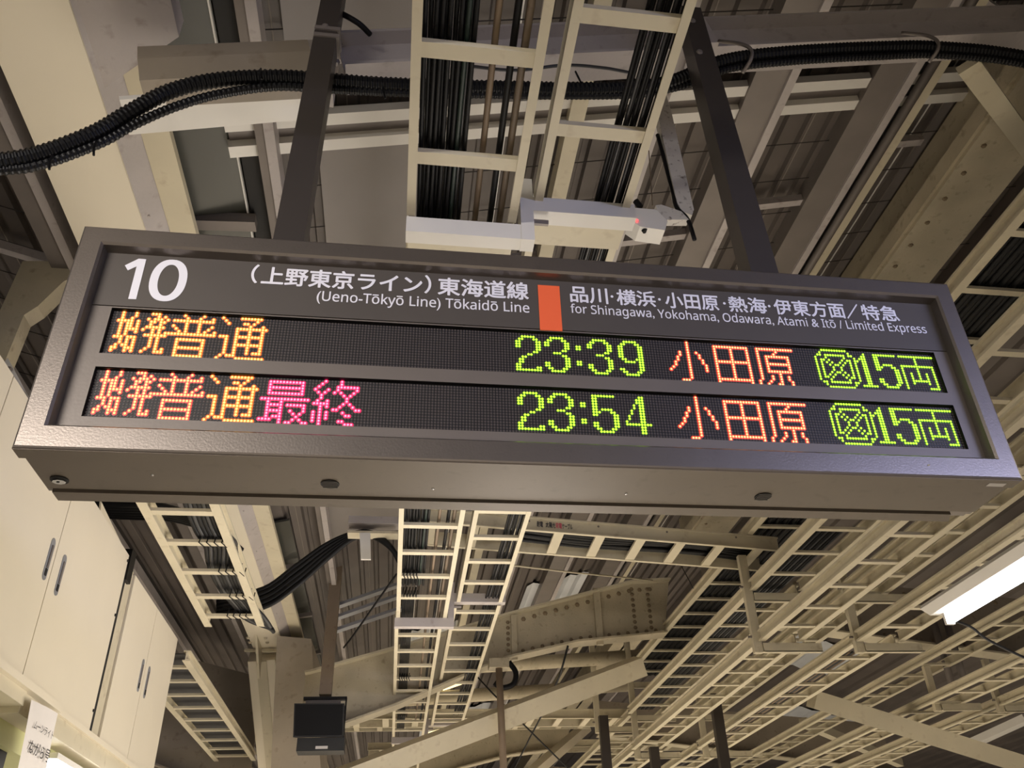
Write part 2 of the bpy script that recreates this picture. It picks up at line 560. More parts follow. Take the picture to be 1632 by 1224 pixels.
# ------------------------------------------------------------------ longitudinal girders
t = thing('valley_girder', (-.55, 0, 4.5), 'wide cream box girder running away along the roof valley at left', 'girder')
mb = MB(); mb.ext([(-.165, 0), (.165, 0), (.165, .19), (-.165, .19)], (-.55, -3, 4.5), (-.55, 8.35, 4.5)); mb.build('box', YCREAM, t)
mb = MB(); mb.ext([(.165, .01), (.25, .09), (.25, .19), (.165, .19)], (-.55, -3, 4.5), (-.55, 8.3, 4.5)); mb.build('side_web', PALE, t)
mb = MB(); mb.box((-.305, .42, 4.58), (-.185, 8.3, 4.62)); mb.build('side_flange', CREAM, t)
mb = MB(); mb.hexa([(-.42, -.6, 4.52), (-.05, .1, 4.56), (-.05, .34, 4.56), (-.42, .62, 4.52)], [(-.42, -.6, 4.72), (-.05, .1, 4.66), (-.05, .34, 4.66), (-.42, .62, 4.72)]); mb.build('haunch_plate', PALE, t)
mb = MB()
for k in range(12): mb.dome((-.36, -.3 + k * .8, 4.53), .008, (0, 0, -1))
mb.build('rivets', PALE, t, kind='stuff')
# continuation beyond the first frame
mb = MB(); mb.ext([(-.165, 0), (.165, 0), (.165, .22), (-.165, .22)], (-.55, 9.0, 4.5), (-.55, 28, 4.5)); tag(own(mb.build('valley_girder', CREAM)), 'far continuation of the cream valley girder beyond the first column', 'girder')

def rivets(mb, pts, r, ax, h=None):
    for p in pts: mb.dome(p, r, ax, h, 6)
t = thing('riveted_girder', (3.95, 0, 5.2), 'long olive-cream riveted girder running away at upper right', 'girder')
mb = MB(); mb.box((3.86, -3, 5.2), (4.24, 7.1, 5.225)); mb.build('bottom_flange', CREAM2, t)
mb = MB(); mb.box((3.84, -3, 5.225), (3.87, 7.1, 5.33)); mb.build('angle_iron', CREAM2, t)
mb = MB(); mb.box((4.03, -3, 5.225), (4.06, 7.1, 5.75)); mb.build('web', CREAM2, t)
mb = MB(); rivets(mb, [(3.925, -2 + .20 * k, 5.2) for k in range(45)], .017, (0, 0, -1), .012); mb.build('rivets', RIVET, t, kind='stuff')
mb = MB(); mb.box((3.86, 9.6, 5.2), (4.24, 26, 5.225)); mb.box((4.03, 9.6, 5.2), (4.06, 26, 5.7)); tag(own(mb.build('riveted_girder', CREAM2)), 'far continuation of the riveted girder past the braces', 'girder')

# ------------------------------------------------------------------ the rafter in front and conduits on it
t = thing('rafter', (0, .32, 4.4), 'pale grey sloping rafter beam across the top behind the sign posts', 'beam')
def zraf(x): return 4.29 + .235 * x
mb = MB(); mb.ext([(-.07, 0), (.07, 0), (.07, .015), (.01, .015), (.01, .19), (.07, .19), (.07, .205), (-.07, .205), (-.07, .19), (-.01, .19), (-.01, .015), (-.07, .015)], (.58, .36, zraf(.58)), (4.8, .36, zraf(4.8))); mb.build('beam_section', PALE, t)
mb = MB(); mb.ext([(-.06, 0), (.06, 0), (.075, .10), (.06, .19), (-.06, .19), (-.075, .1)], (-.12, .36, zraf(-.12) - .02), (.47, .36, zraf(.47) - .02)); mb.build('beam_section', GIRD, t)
mb = MB(); mb.bar((-.2, .45, zraf(-.2) - .03), (.5, .47, zraf(.5) + .02), .16, .02); mb.build('cover_plate', WHITE, t)
for xx in (.52, 1.98):
    mb = MB(); mb.box((xx - .012, .27, zraf(xx) - .03), (xx + .012, .46, zraf(xx) + .24)); g_ = mb.build('splice_plate', PALE, t)
    for dz in (.05, .16):
        q = MB(); q.dome((xx + .013, .31, zraf(xx) + dz), .02, (1, 0, 0), .025, 6); q.build('bolt', STEEL, g_)
mb = MB(); mb.hexa([(2.0, .27, zraf(2)), (2.1, .27, zraf(2.1)), (2.1, .29, zraf(2.1)), (2.0, .29, zraf(2))], [(2.0, .27, zraf(2) + .12), (2.06, .27, zraf(2.1) + .16), (2.06, .29, zraf(2.1) + .16), (2.0, .29, zraf(2) + .12)]); mb.build('cleat', PALE, t)
# diagonal wind brace at upper right
mb = MB(); a = PR(1545, 108, 4.12); b = PR(1650, 250, 4.12); mb.bar(a, b, .10, .04); tag(own(mb.build('wind_brace', CREAM)), 'short diagonal cream brace at the upper right corner', 'brace')
mb = MB(); a = PR(1500, -30, 4.72); b = PR(1632, 62, 4.72); mb.bar(a, b, .10, .04); tag(own(mb.build('wind_brace', PALE)), 'pale diagonal brace crossing above the rafter at top right', 'brace')

def conduit(name, pix, y, r, rr, m, label, dz=0.0, ridge=True):
    pts = smoothpts([PY(p[0], p[1], y + (p[2] if len(p) > 2 else 0)) + Vector((0, 0, dz)) for p in pix], 40)
    # resample at even steps
    out = [pts[0]]; acc = 0; step = .0044
    for a, b in zip(pts, pts[1:]):
        L = (b - a).length; s = step - acc
        while s < L: out.append(a + (b - a) * (s / L)); s += step
        acc = (acc + L) % step
    mb = MB(); mb.tube(out, r, 10, radii=[rr if (i // 2) % 2 else r for i in range(len(out))] if ridge else None)
    return tag(own(mb.build(name, m, smooth=False)), label, 'conduit')
conduit('corrugated_conduit', [(-520, 330), (-260, 300), (-30, 262), (60, 246), (150, 212), (205, 180), (270, 146), (345, 128), (440, 123), (520, 128), (600, 134), (700, 138), (800, 140), (900, 142), (1000, 140), (1070, 130), (1150, 98), (1250, 84), (1400, 76), (1500, 76), (1640, 92), (1900, 150), (2150, 160)], .245, .0240, .0275, BLACK2, 'upper black corrugated conduit sweeping across the whole roof')
conduit('corrugated_conduit', [(-520, 348), (-260, 316), (-30, 276), (60, 264), (160, 228), (215, 198), (280, 170), (350, 150), (440, 138), (520, 142), (620, 147), (760, 150), (900, 152), (1010, 150), (1090, 136), (1160, 110), (1260, 98), (1400, 90), (1500, 88), (1640, 104), (1900, 164), (2150, 174)], .262, .0145, .0165, BLACK2, 'lower black corrugated conduit bundled below the first one')
for i, (px, py) in enumerate(((150, 236), (414, 118), (415, 132), (610, 148), (728, 140), (520, 92), (918, 122), (80, 258))):
    q = PY(px, py, .235); mb = MB(); mb.tube([q + Vector((0, 0, .03)), q + Vector((.004, -.01, -.01)), q + Vector((.012, -.012, -.045))], .004, 6)
    tag(own(mb.build('cable_tie', BLACK2)), 'black cable tie end on the corrugated conduits', 'cable tie', 'cable ties on the conduits')
for px, py, w in ((1190, 90, 0), (1485, 75, 1)):
    c_ = PY(px, py, .24); mb = MB(); mb.tube(smoothpts([c_ + Vector((-.09, .03, .13)), c_ + Vector((-.02, -.02, .05)), c_ + Vector((.01, -.03, -.0)), c_ + Vector((.0, -.02, -.05)), c_ + Vector((-.02, .03, -.07))], 5), .008, 6)
    tag(own(mb.build('conduit_strap', STEEL, smooth=True)), 'steel strap holding the conduits to the rafter, ' + ('right one at the slim purlins' if w else 'left one near the bolted plate'), 'strap')
mb = MB(); mb.tube(smoothpts([PY(745, 105, .3), PY(820, 112, .3), PY(900, 104, .3), PY(960, 108, .3), (PY(1005, 116, .3))], 8), .007, 6)
tag(own(mb.build('grey_cable', GREYC, smooth=True)), 'thin grey cable lying above the corrugated conduits between the ladders', 'cable')
# frames farther away: sloping cross girders that meet the longitudinal girders
def cross_girder(y, labels, full=True):
    t = thing('cross_girder', (2, y, 4.3), labels[0], 'girder')
    top = [(-.05, 4.0), (.0, 4.01), (1.0, 4.30), (2.0, 4.61), (3.4, 4.99), (3.84, 5.02)]
    bot = [(-.05, 3.39), (.0, 3.40), (.85, 3.69), (1.93, 4.15), (2.74, 4.33), (3.72, 4.43)]
    mb = MB(); n = len(top)
    vs = [(x, y, z) for x, z in top] + [(x, y, z) for x, z in bot]
    vs += [(x, y + .03, z) for x, z in top] + [(x, y + .03, z) for x, z in bot]
    fs = []
    for i in range(n - 1):
        fs += [(i, n + i, n + i + 1, i + 1), (2 * n + i, 2 * n + i + 1, 3 * n + i + 1, 3 * n + i), (i, i + 1, 2 * n + i + 1, 2 * n + i), (n + i, 3 * n + i, 3 * n + i + 1, n + i + 1)]
    mb.add(vs, fs); mb.build('web_plate', CREAM2, t)
    mb = MB()
    for (a, b) in zip(bot, bot[1:]): mb.bar((a[0], y - .02, a[1] - .02), (b[0], y - .02, b[1] - .02), .22, .02)
    mb.build('bottom_flange', CREAM2, t)
    mb = MB()
    for (a, b) in zip(top, top[1:]): mb.bar((a[0], y, a[1]), (b[0], y, b[1]), .20, .02)
    mb.build('top_flange', CREAM, t)
    mb = MB()
    def lerp(P, x):
        for (a, b) in zip(P, P[1:]):
            if x <= b[0]: return a[1] + (b[1] - a[1]) * (x - a[0]) / (b[0] - a[0])
        return P[-1][1]
    if full:
        for k in range(14):
            x = 2.05 + k * .12; rivets(mb, [(x, y, lerp(top, x) - .07)], .027, (0, -1, 0))
        for k in range(16):
            x = 2.05 + k * .105; rivets(mb, [(x, y, lerp(bot, x) + .05)], .022, (0, -1, 0))
        for x in (3.40, 3.58):
            for k in range(8): rivets(mb, [(x, y, 4.50 + k * .062)], .024, (0, -1, 0))
        for k in range(6): rivets(mb, [(2.0, y, 4.25 + k * .06)], .022, (0, -1, 0))
        mb.build('rivets', RIVET, t, kind='stuff')
        mb = MB(); mb.box((2.03, y - .05, 4.14), (2.09, y, 4.62)); mb.build('stiffener', CREAM2, t)
        mb = MB(); mb.box((2.95, y - .06, 4.30), (3.02, y, 4.92)); mb.build('stiffener', CREAM2, t)
    # mirrored wing left of the valley
    t2 = thing('cross_girder', (-1.5, y, 4.2), labels[1], 'girder')
    K = 1.245
    f = lambda p: CAM + (Vector(p) - CAM) * K if y < 8 else Vector(p)
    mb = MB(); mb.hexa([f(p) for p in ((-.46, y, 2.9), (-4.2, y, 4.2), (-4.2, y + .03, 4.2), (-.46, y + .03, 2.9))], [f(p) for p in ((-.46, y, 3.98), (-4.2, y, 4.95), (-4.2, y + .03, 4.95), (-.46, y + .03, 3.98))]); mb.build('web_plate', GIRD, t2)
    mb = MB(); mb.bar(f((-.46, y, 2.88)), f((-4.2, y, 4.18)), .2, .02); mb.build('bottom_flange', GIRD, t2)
    # wing right of the riveted girder
    t3 = thing('cross_girder', (6, y, 5), labels[2], 'girder')
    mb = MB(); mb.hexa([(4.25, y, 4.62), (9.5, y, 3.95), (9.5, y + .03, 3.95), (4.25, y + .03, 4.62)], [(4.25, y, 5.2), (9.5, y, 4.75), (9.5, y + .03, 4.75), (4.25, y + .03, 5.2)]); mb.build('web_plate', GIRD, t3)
    mb = MB(); mb.bar((4.25, y - .03, 4.60), (9.5, y - .03, 3.93), .22, .02); mb.build('bottom_flange', CREAM, t3)
    if full:
        mb = MB()
        for k in range(26):
            x = 4.4 + k * .19; rivets(mb, [(x, y, 5.12 - (x - 4.25) * .0857)], .026, (0, -1, 0)); rivets(mb, [(x, y, 4.70 - (x - 4.25) * .1276)], .016, (0, -1, 0))
        mb.build('rivets', RIVET, t3, kind='stuff')
        mb = MB(); mb.box((5.75, y - .05, 4.42), (5.81, y, 5.07)); mb.build('stiffener', CREAM2, t3)
cross_girder(7.2, ['riveted cream cross girder arching between the first ladder and the right girder', 'cream cross girder sloping up left behind the lower left ladder', 'riveted cross girder behind the hanging lamp at right'])
cross_girder(13.4, ['second cross girder, farther off behind the long diagonal brace', 'second left cross girder wing seen past the loudspeaker', 'second right cross girder wing beyond the lower right ladders'], False)
cross_girder(19.6, ['third cross girder far off under the end of the roof', 'third left cross girder wing far off', 'third right cross girder wing far off'], False)
# column head at the valley: inclined strut and gussets
t = thing('column_strut', (-.69, 8.5, 4.5), 'bright cream channel strut slanting down from the valley girder joint', 'strut')
def strut(mb, a, b, w, h): mb.ext([(-w / 2, 0), (w / 2, 0), (w / 2, h), (w / 2 - .03, h), (w / 2 - .03, .03), (-w / 2 + .03, .03), (-w / 2 + .03, h), (-w / 2, h)], a, b)
a0 = (PZ(396, 1054, 4.40) + PZ(437, 1052, 4.40)) / 2
b0 = (PY(414, 1224, a0.y + 1.1) + PY(451, 1224, a0.y + 1.1)) / 2
dd = (b0 - a0)
mb = MB(); mb.bar(a0, a0 + dd * 1.8, .29, .18, up=(0, 1, .4)); mb.build('box', YCREAM, t)
mb = MB(); mb.bar(a0 + Vector((0, -.004, -.012)), a0 + dd * 1.8 + Vector((0, -.004, -.012)), .11, .012, up=(0, 1, .4)); mb.build('centre_rib', CREAM, t)
mb = MB(); mb.box((a0.x - .17, a0.y - .16, a0.z + .06), (a0.x + .17, a0.y - .12, a0.z + .085)); mb.build('joint_plate', CREAM, t)
for sx in (-.09, .09):
    for k in (0, .16):
        q = MB(); q.dome((a0.x + sx, a0.y - .35 - k, 4.5), .022, (0, 0, -1), .02, 6); q.build('bolt', CREAM2, t)
mb = MB(); mb.hexa([(a0.x - .012, a0.y - .6, 4.5), (a0.x + .012, a0.y - .6, 4.5), (a0.x + .012, a0.y - .1, 4.5), (a0.x - .012, a0.y - .1, 4.5)], [(a0.x - .012, a0.y - .5, 4.46), (a0.x + .012, a0.y - .5, 4.46), (a0.x + .012, a0.y - .02, 4.2), (a0.x - .012, a0.y - .02, 4.2)]); mb.build('gusset', CREAM, t)
t = thing('gusset_column', (-.2, 8, 3.6), 'broad cream plate column with bolts behind the slanting strut', 'column')
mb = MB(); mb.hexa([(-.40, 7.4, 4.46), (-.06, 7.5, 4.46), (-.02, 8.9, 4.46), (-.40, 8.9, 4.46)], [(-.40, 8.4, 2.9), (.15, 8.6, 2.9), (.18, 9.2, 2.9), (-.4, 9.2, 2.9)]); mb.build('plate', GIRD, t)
mb = MB()
for k in range(7): rivets(mb, [(-.22 + .03 * math.sin(k * 2), 7.55 + k * .09, 4.34 - k * .11)], .02, (0, -1, -.3))
mb.build('bolts', BROWN, t, kind='stuff')
# long diagonal box braces
def near(p, k=.79): return CAM + (Vector(p) - CAM) * k
t = thing('diagonal_brace', near((2.2, 9.7, 4)), 'long cream box brace rising from lower centre to the right', 'brace')
mb = MB(); mb.bar(near((-.3, 9.75, 3.12)), near((4.15, 9.75, 4.67)), .25, .19, up=(0, -.35, 1)); mb.build('box', CREAM, t)
t = thing('diagonal_brace', near((8, 9.7, 4)), 'long cream box brace falling to the lower right corner', 'brace')
mb = MB(); mb.bar(near((6.45, 9.75, 4.22)), near((11.0, 9.75, 2.80)), .25, .19, up=(0, -.35, 1)); mb.build('box', CREAM, t)
mb = MB(); mb.bar((4.0, 13.1, 4.62), (2.1, 11.0, 3.1), .22, .12); tag(own(mb.build('diagonal_brace', YCREAM)), 'brightly lit narrow brace at the bottom centre', 'brace')
mb = MB(); mb.bar((6.7, 10.6, 4.15), (9.2, 12.6, 3.9), .12, .12); tag(own(mb.build('diagonal_brace', CREAM)), 'slender cream brace under the falling box brace', 'brace')
# bracket at the left edge
t = thing('column_bracket', (-1.6, 1.9, 3.5), 'weathered cream portal bracket behind the left end of the sign', 'bracket')
def plate(name, pix, y, th, m, par):
    P = [PY(px, py, y) for px, py in pix]; n = len(P)
    mb = MB(); mb.add([tuple(p) for p in P] + [(p.x, p.y + th, p.z) for p in P], [tuple(range(n)), tuple(range(2 * n - 1, n - 1, -1))] + [(i, (i + 1) % n, n + (i + 1) % n, n + i) for i in range(n)])
    return mb.build(name, m, par)
plate('upright', [(36, 416), (70, 416), (38, 502), (2, 590), (-30, 650), (-30, 560)], 1.9, .10, CREAM2, t)
plate('haunch', [(70, 416), (150, 420), (150, 430), (102, 448), (60, 488), (38, 502)], 1.9, .10, CREAM2, t)
plate('upper_cheek', [(75, 391), (150, 386), (150, 420), (66, 413)], 2.0, .10, CREAM2, t)
plate('lower_leg', [(3, 583), (12, 570), (46, 634), (36, 648)], 1.88, .03, WHITE, t)
plate('lower_leg_side', [(-20, 600), (3, 583), (36, 648), (20, 660), (-20, 640)], 1.9, .08, CREAM2, t)
q = MB(); c_ = PY(14, 588, 1.87); q.dome(c_, .014, (0, -1, 0), .012, 6); q.build('bolt', STEEL, t)

# ------------------------------------------------------------------ the departure sign
SX, SZ = Vector((1, 0, 0)), Vector((0, 0, 1))
SDEP = 0.272
RY = 0.034                                   # how far the inner face is set back
LY = 0.046                                   # led matrix plane


def s_in(sx, sz, d):                         # sign fractions measured at the front plane -> world point on plane y = d
    K = (1.842 + d) / 1.852
    return Vector((CAM.x + (sx * W - CAM.x) * K, d, CAM.z + (SB + sz * W - CAM.z) * K))


sign = thing('departure_sign', (0, 0, SB), 'long grey hanging departure sign with two rows of coloured led text and platform number 10', 'sign')
x0, x1, z0, z1 = 0, W, SB, SB + SH
A = s_in(.0230, .2494, .004); B = s_in(.9800, .0274, .004)
ix0, ix1, iz0, iz1 = A.x, B.x, B.z, A.z
bev = .006
fr = MB()
# front frame, a ring with a soft outer edge and sloped inner lip
def ringq(m, o1, o2):
    (a0, a1, c0, c1, ya), (b0, b1, d0, d1, yb) = o1, o2
    P = [(a0, ya, c0), (a1, ya, c0), (a1, ya, c1), (a0, ya, c1)]
    Q = [(b0, yb, d0), (b1, yb, d0), (b1, yb, d1), (b0, yb, d1)]
    m.add(P + Q, [(i, (i + 1) % 4, 4 + (i + 1) % 4, 4 + i) for i in range(4)])
steps = [(x0, x1, z0, z1, .05), (x0, x1, z0, z1, bev), (x0 + .002, x1 - .002, z0 + .002, z1 - .002, .002), (x0 + bev, x1 - bev, z0 + bev, z1 - bev, 0),
         (ix0 - .006, ix1 + .006, iz0 - .006, iz1 + .006, 0), (ix0, ix1, iz0, iz1, .006), (ix0 + .004, ix1 - .004, iz0 + .004, iz1 - .004, RY + .004)]
for a, b in zip(steps, steps[1:]): ringq(fr, a, b)
fr.build('front_frame', SIGN, sign)
hs = MB()
hs.box((x0 + .004, .05, z0 + .012), (x1 - .004, SDEP - .03, z1))
hs.ext([(0, 0), (0, SH - .05), (.05, SH), (-.0, SH)], (x1 - .004, SDEP - .03, z0 + .012), (x0 + .004, SDEP - .03, z0 + .012))
hs.box((x0 + .004, SDEP - .03, z0 + .02), (x1 - .004, SDEP, z1 - .02))
hs.build('housing', SIGN, sign)
bl = MB()
bl.box((x0 + .002, .0505, z0 + .006), (x1 - .002, .053, z0 + .016))
bl.box((x0 + .012, .058, z0 + .004), (x1 - .012, .212, z0 + .0125))
bl.build('belly_panel', SIGNB, sign)
ff = MB(); ff.box((x0 + .001, .006, z0 - .0005), (x1 - .001, .050, z0 + .008)); ff.build('front_flange', SIGNB, sign)
bf = MB()
bf.add([(x0 + .02, .222, z0 - .001), (x1 - .08, .222, z0 - .001), (x1 - .06, .270, z0 - .001), (x0 + .02, .270, z0 - .001),
        (x0 + .02, .222, z0 + .02), (x1 - .08, .222, z0 + .02), (x1 - .06, .270, z0 + .02), (x0 + .02, .270, z0 + .02)],
       [(0, 3, 2, 1), (4, 5, 6, 7), (0, 1, 5, 4), (1, 2, 6, 5), (2, 3, 7, 6), (3, 0, 4, 7)])
bf.build('rear_flange', SIGNB, sign)
# inner face plates: header and the plates around the two displays
LD = [(s_in(.04913, .1661, .004), s_in(.95108, .1100, .004)), (s_in(.04938, .09394, .004), s_in(.95211, .03755, .004))]
# move the windows to the recessed plane
def W2(p, d): K = (1.842 + d) / (1.842 + .004); return Vector((CAM.x + (p.x - CAM.x) * K, d, CAM.z + (p.z - CAM.z) * K))
LW = [(W2(a, RY), W2(b, RY)) for a, b in LD]
hz = s_in(.1682, .1682, RY).z
hp = MB()
hp.box((ix0 + .002, RY, hz + .001), (ix1 - .002, RY + .006, iz1 - .002))
hp.build('header_panel', SIGND, sign)
ip = MB()
(wa, wb), (wc, we) = LW
for (xa, za, xb, zb) in ((ix0 + .002, wa.z, ix1 - .002, hz - .001), (ix0 + .002, wb.z, wa.x, wa.z), (wb.x, wb.z, ix1 - .002, wa.z),
                         (ix0 + .002, wc.z, ix1 - .002, wb.z), (ix0 + .002, we.z, wc.x, wc.z), (we.x, we.z, ix1 - .002, wc.z),
                         (ix0 + .002, iz0 + .002, ix1 - .002, we.z)):
    ip.box((xa, RY + .0015, za), (xb, RY + .006, zb))
ip.build('display_surround', SIGNI, sign)
bk = MB(); bk.box((ix0, RY + .03, iz0), (ix1, RY + .034, iz1)); bk.build('backing_plate', LEDBK, sign)

# --- led matrices, 16 rows of 288
G = {}
def glyph(k, *rows):
    G[k] = rows
def R(spec):                                  # '3-13' / '1,2,5' -> list
    out = []
    for t in spec.split(','):
        if not t: continue
        if '-' in t:
            a, b = t.split('-'); out += list(range(int(a), int(b) + 1))
        else: out.append(int(t))
    return out
G['shi'] = ['1,5', '1,5', '1,4', '0-4,6', '1,3,4,6', '1,3,4,6', '1,3-6', '1,3,6', '1,3', '0-2,4-6', '2,4,6', '2,4,6', '1,3,4,6', '0,1,4-6', '0,4,6', '']
G['hatsu'] = ['2-4', '4,6', '1,3,4,5,7', '2,3,5,6', '2,5', '1-6', '0,3,5', '3,5', '1-7', '3,5', '3,5', '3,5', '3,5', '2,5,7', '1,5-7', '']
G['fu'] = ['5,11', '6,10,14', '2-14', '6,10', '2,6,10,14', '3,6,10,13', '4,6,10,12,15', '0-15', '', '4-12', '4,12', '4,12', '4-12', '4,12', '4,12', '4-12']
G['tsu'] = ['1,7-13', '2,12', '3,8,9,11', '10,14', '6-15', '6,10,14', '6,10,14', '1-3,6-14', '3,6,10,14', '3,6,10,14', '3,6-14', '3,6,10,14', '3,6,10,14', '3,6,10,12-14', '2,4-6', '1,7-15']
G['sai'] = ['', '3-13', '3,13', '3-13', '3,13', '3-13', '', '1-15', '3,7', '3-7,9-14', '3,7,14', '3-7,10,14', '3,7,11,13', '3,5-7,12', '1-4,7,11,13', '7,9,10,14,15']
G['shu'] = ['4,9', '3,9', '2,8-14', '1,5,8,14', '2,4,7,9,13', '3,10,12', '3,11', '2,5,11', '1-5,10,12', '3,5,9,13', '3,7,8,14,15', '1,3,5,10', '1,3,5,11,12', '1,3,5', '1,3,9,10', '3,11-13']
G['2'] = ['2-6', '1,2,6,7', '0,1,7,8', '0,1,7,8', '0,1,7,8', '7,8', '6,7', '4,5', '2,3', '1,2', '1,2', '0,1', '0,1,7,8', '0-8']
G['3'] = ['2-6', '1,2,6,7', '0,1,7,8', '0,1,7,8', '7,8', '6,7', '3-5', '6,7', '7,8', '7,8', '0,1,7,8', '0,1,7,8', '1,2,6,7', '2-6']
G['9'] = ['2-6', '1,2,6,7', '0,1,7,8', '0,1,7,8', '0,1,7,8', '0,1,7,8', '0,1,7,8', '1,2,6-8', '2-5,7,8', '7,8', '7,8', '0,1,7,8', '1,2,6,7', '2-6']
G['5'] = ['0-7', '0,1', '0,1', '0,1', '0,1', '0,1,3-6', '0-2,6,7', '0,1,7,8', '7,8', '7,8', '0,1,7,8', '0,1,7,8', '1,2,6,7', '2-6']
G['4'] = ['5,6', '4-6', '4-6', '3,5,6', '3,5,6', '2,5,6', '2,5,6', '1,5,6', '1,5,6', '0,5,6', '0-8', '5,6', '5,6', '5,6']
G[':'] = ['', '', '', '0,1', '0,1', '', '', '', '', '0,1', '0,1', '', '', '']
G['sho'] = ['7', '7', '7', '7', '4,7,10', '4,7,11', '3,7,11', '3,7,12', '2,7,12', '2,7,13', '1,7,13', '0,7,13', '7', '7', '7', '4-6']
G['ta'] = ['', '1-13', '1,7,13', '1,7,13', '1,7,13', '1,7,13', '1,7,13', '1-13', '1,7,13', '1,7,13', '1,7,13', '1,7,13', '1,7,13', '1,7,13', '1-13', '1,13']
G['hara'] = ['', '1-14', '1,8', '1,7', '1,4-12', '1,4,12', '1,4,12', '1,4-12', '1,4,12', '1,4,12', '1,4-12', '1,8', '1,5,8,11', '1,5,8,11', '0,4,8,12', '0,3,7,8,12']
G['oct'] = ['3-12', '2,13', '1,2,4-11,13,14', '0,4,11,15', '0,2,3,5,10,12,13,15', '0,2,4,6,9,11,13,15', '0,2,5,7,8,10,13,15', '0,2,6,9,13,15',
            '0,2,6,9,13,15', '0,2,5,7,8,10,13,15', '0,2,4,6,9,11,13,15', '0,2,3,5,10,12,13,15', '0,4,11,15', '1,2,4-11,13,14', '2,13', '3-12']
G['1w'] = ['', '3', '2,3', '1-3', '0,2,3', '2,3', '2,3', '2,3', '2,3', '2,3', '2,3', '2,3', '2,3', '2,3', '0-5', '']
G['5w'] = ['', '0-8', '0,1', '0,1', '0,1', '0,1,3-6', '0-2,6,7', '0,1,7,8', '7,8', '7,8', '7,8', '0,1,7,8', '0,1,7,8', '1,2,6,7', '2-6', '']
G['ryo'] = ['', '0-13', '6', '6', '6', '0-12', '0,6,12', '0,6,12', '0,3,6,9,12', '0,3,6,9,12', '0,3,6,9,12', '0,3-9,12', '0,3,9,12', '0,12', '0,9-12', '']
AMB, ORG, RYE, MAG, GRN = (AM_C, AM_R), (OR_C, OR_R), (RY_C, RY_R), (MG_C, MG_R), (GR_C, GR_R)
TAIL = [('sho', 184, 0, ORG), ('ta', 200, 0, ORG), ('hara', 216, 0, ORG), ('oct', 239, 0, GRN), ('1w', 255, 0, GRN), ('5w', 262, 0, GRN), ('ryo', 272, 0, GRN)]
ROWS = [[('shi', 1, 0, AMB), ('hatsu', 9, 0, AMB), ('fu', 16, 0, AMB), ('tsu', 32, 0, AMB),
         ('2', 130, 1, GRN), ('3', 140, 1, GRN), (':', 151, 1, GRN), ('3', 155, 1, GRN), ('9', 166, 1, GRN)] + TAIL,
        [('shi', 1, 0, RYE), ('hatsu', 9, 0, RYE), ('fu', 16, 0, RYE), ('tsu', 32, 0, AMB), ('sai', 48, 0, MAG), ('shu', 64, 0, MAG),
         ('2', 130, 1, GRN), ('3', 140, 1, GRN), (':', 151, 1, GRN), ('5', 155, 1, GRN), ('4', 166, 1, GRN)] + TAIL]
WORDS = {'shi': 'first_kanji_word', 'fu': 'service_word'}
for ri, row in enumerate(ROWS):
    pan = MB()
    a, b = LW[ri]
    k2 = W2(LD[ri][0], LY), W2(LD[ri][1], LY)
    pan.box((a.x - .01, LY + .002, b.z - .012), (b.x + .01, LY + .005, a.z + .012))
    disp = pan.build('led_display', LEDBK, sign, label='upper led row with departure 23:39' if ri == 0 else 'lower led row with departure 23:54')
    # window reveal
    rv = MB(); ringq(rv, (a.x, b.x, b.z, a.z, RY + .0015), (a.x, b.x, b.z, a.z, LY + .002)); rv.build('window_reveal', LEDBK, disp)
    zt = (.1608, .0885)[ri]; zb = (.1109, .0389)[ri]
    def dot(c, r):
        return s_in(.0557 + .003120 * c, zt + (zb - zt) * r / 15.0, .010)
    def dotw(c, r):
        p = dot(c, r); K = (1.842 + LY) / (1.852); return Vector((CAM.x + (p.x - CAM.x) * K, LY, CAM.z + (p.z - CAM.z) * K))
    lit = {}
    for g, cc, rr, colr in row:
        for r, spec in enumerate(G[g]):
            for c in R(spec): lit[(cc + c, rr + r)] = colr
    off = MB()
    px = dotw(1, 0).x - dotw(0, 0).x; pz = dotw(0, 0).z - dotw(0, 1).z
    oct_ = [(math.cos(math.pi * (k + .5) / 4), math.sin(math.pi * (k + .5) / 4)) for k in range(8)]
    def lens(m, c, r, kx, kz, y, hgt):
        p = dotw(c, r)
        vs = [(p.x + px * kx * a_, y, p.z + pz * kz * b_) for a_, b_ in oct_] + [(p.x + px * kx * .6 * a_, y - hgt, p.z + pz * kz * .6 * b_) for a_, b_ in oct_]
        fs = [(i, (i + 1) % 8, 8 + (i + 1) % 8, 8 + i) for i in range(8)] + [tuple(range(8, 16))]
        m.add(vs, fs)
    for c in range(-1, 289):
        for r in range(16):
            if (c, r) not in lit: lens(off, c, r, .37, .41, LY + .002, .0012)
    off.build('unlit_led_dots', LEDOFF, disp, kind='stuff')
    for colr, nm in ((AMB, 'amber'), (RYE, 'reddish_amber'), (MAG, 'magenta'), (ORG, 'orange'), (GRN, 'green')):
        core, ring = MB(), MB()
        for (c, r), cl in lit.items():
            if cl is colr:
                kc = .42 if colr is GRN else .37
                lens(core, c, r, kc, kc + .01, LY + .0012, .0022)
                kr = .54 if colr is GRN else .78
                lens(ring, c, r, kr, kr, LY + .002, .0006)  # dim emissive disc imitates the halo round a lit dot
        if core.v:
            core.build('lit_led_dots', colr[0], disp, kind='stuff', label='glowing %s led dots' % nm.replace('_', ' '))
            ring.build('led_glow_rings', colr[1], disp, kind='stuff', label='%s halo painted round led dots' % nm.replace('_', ' '))

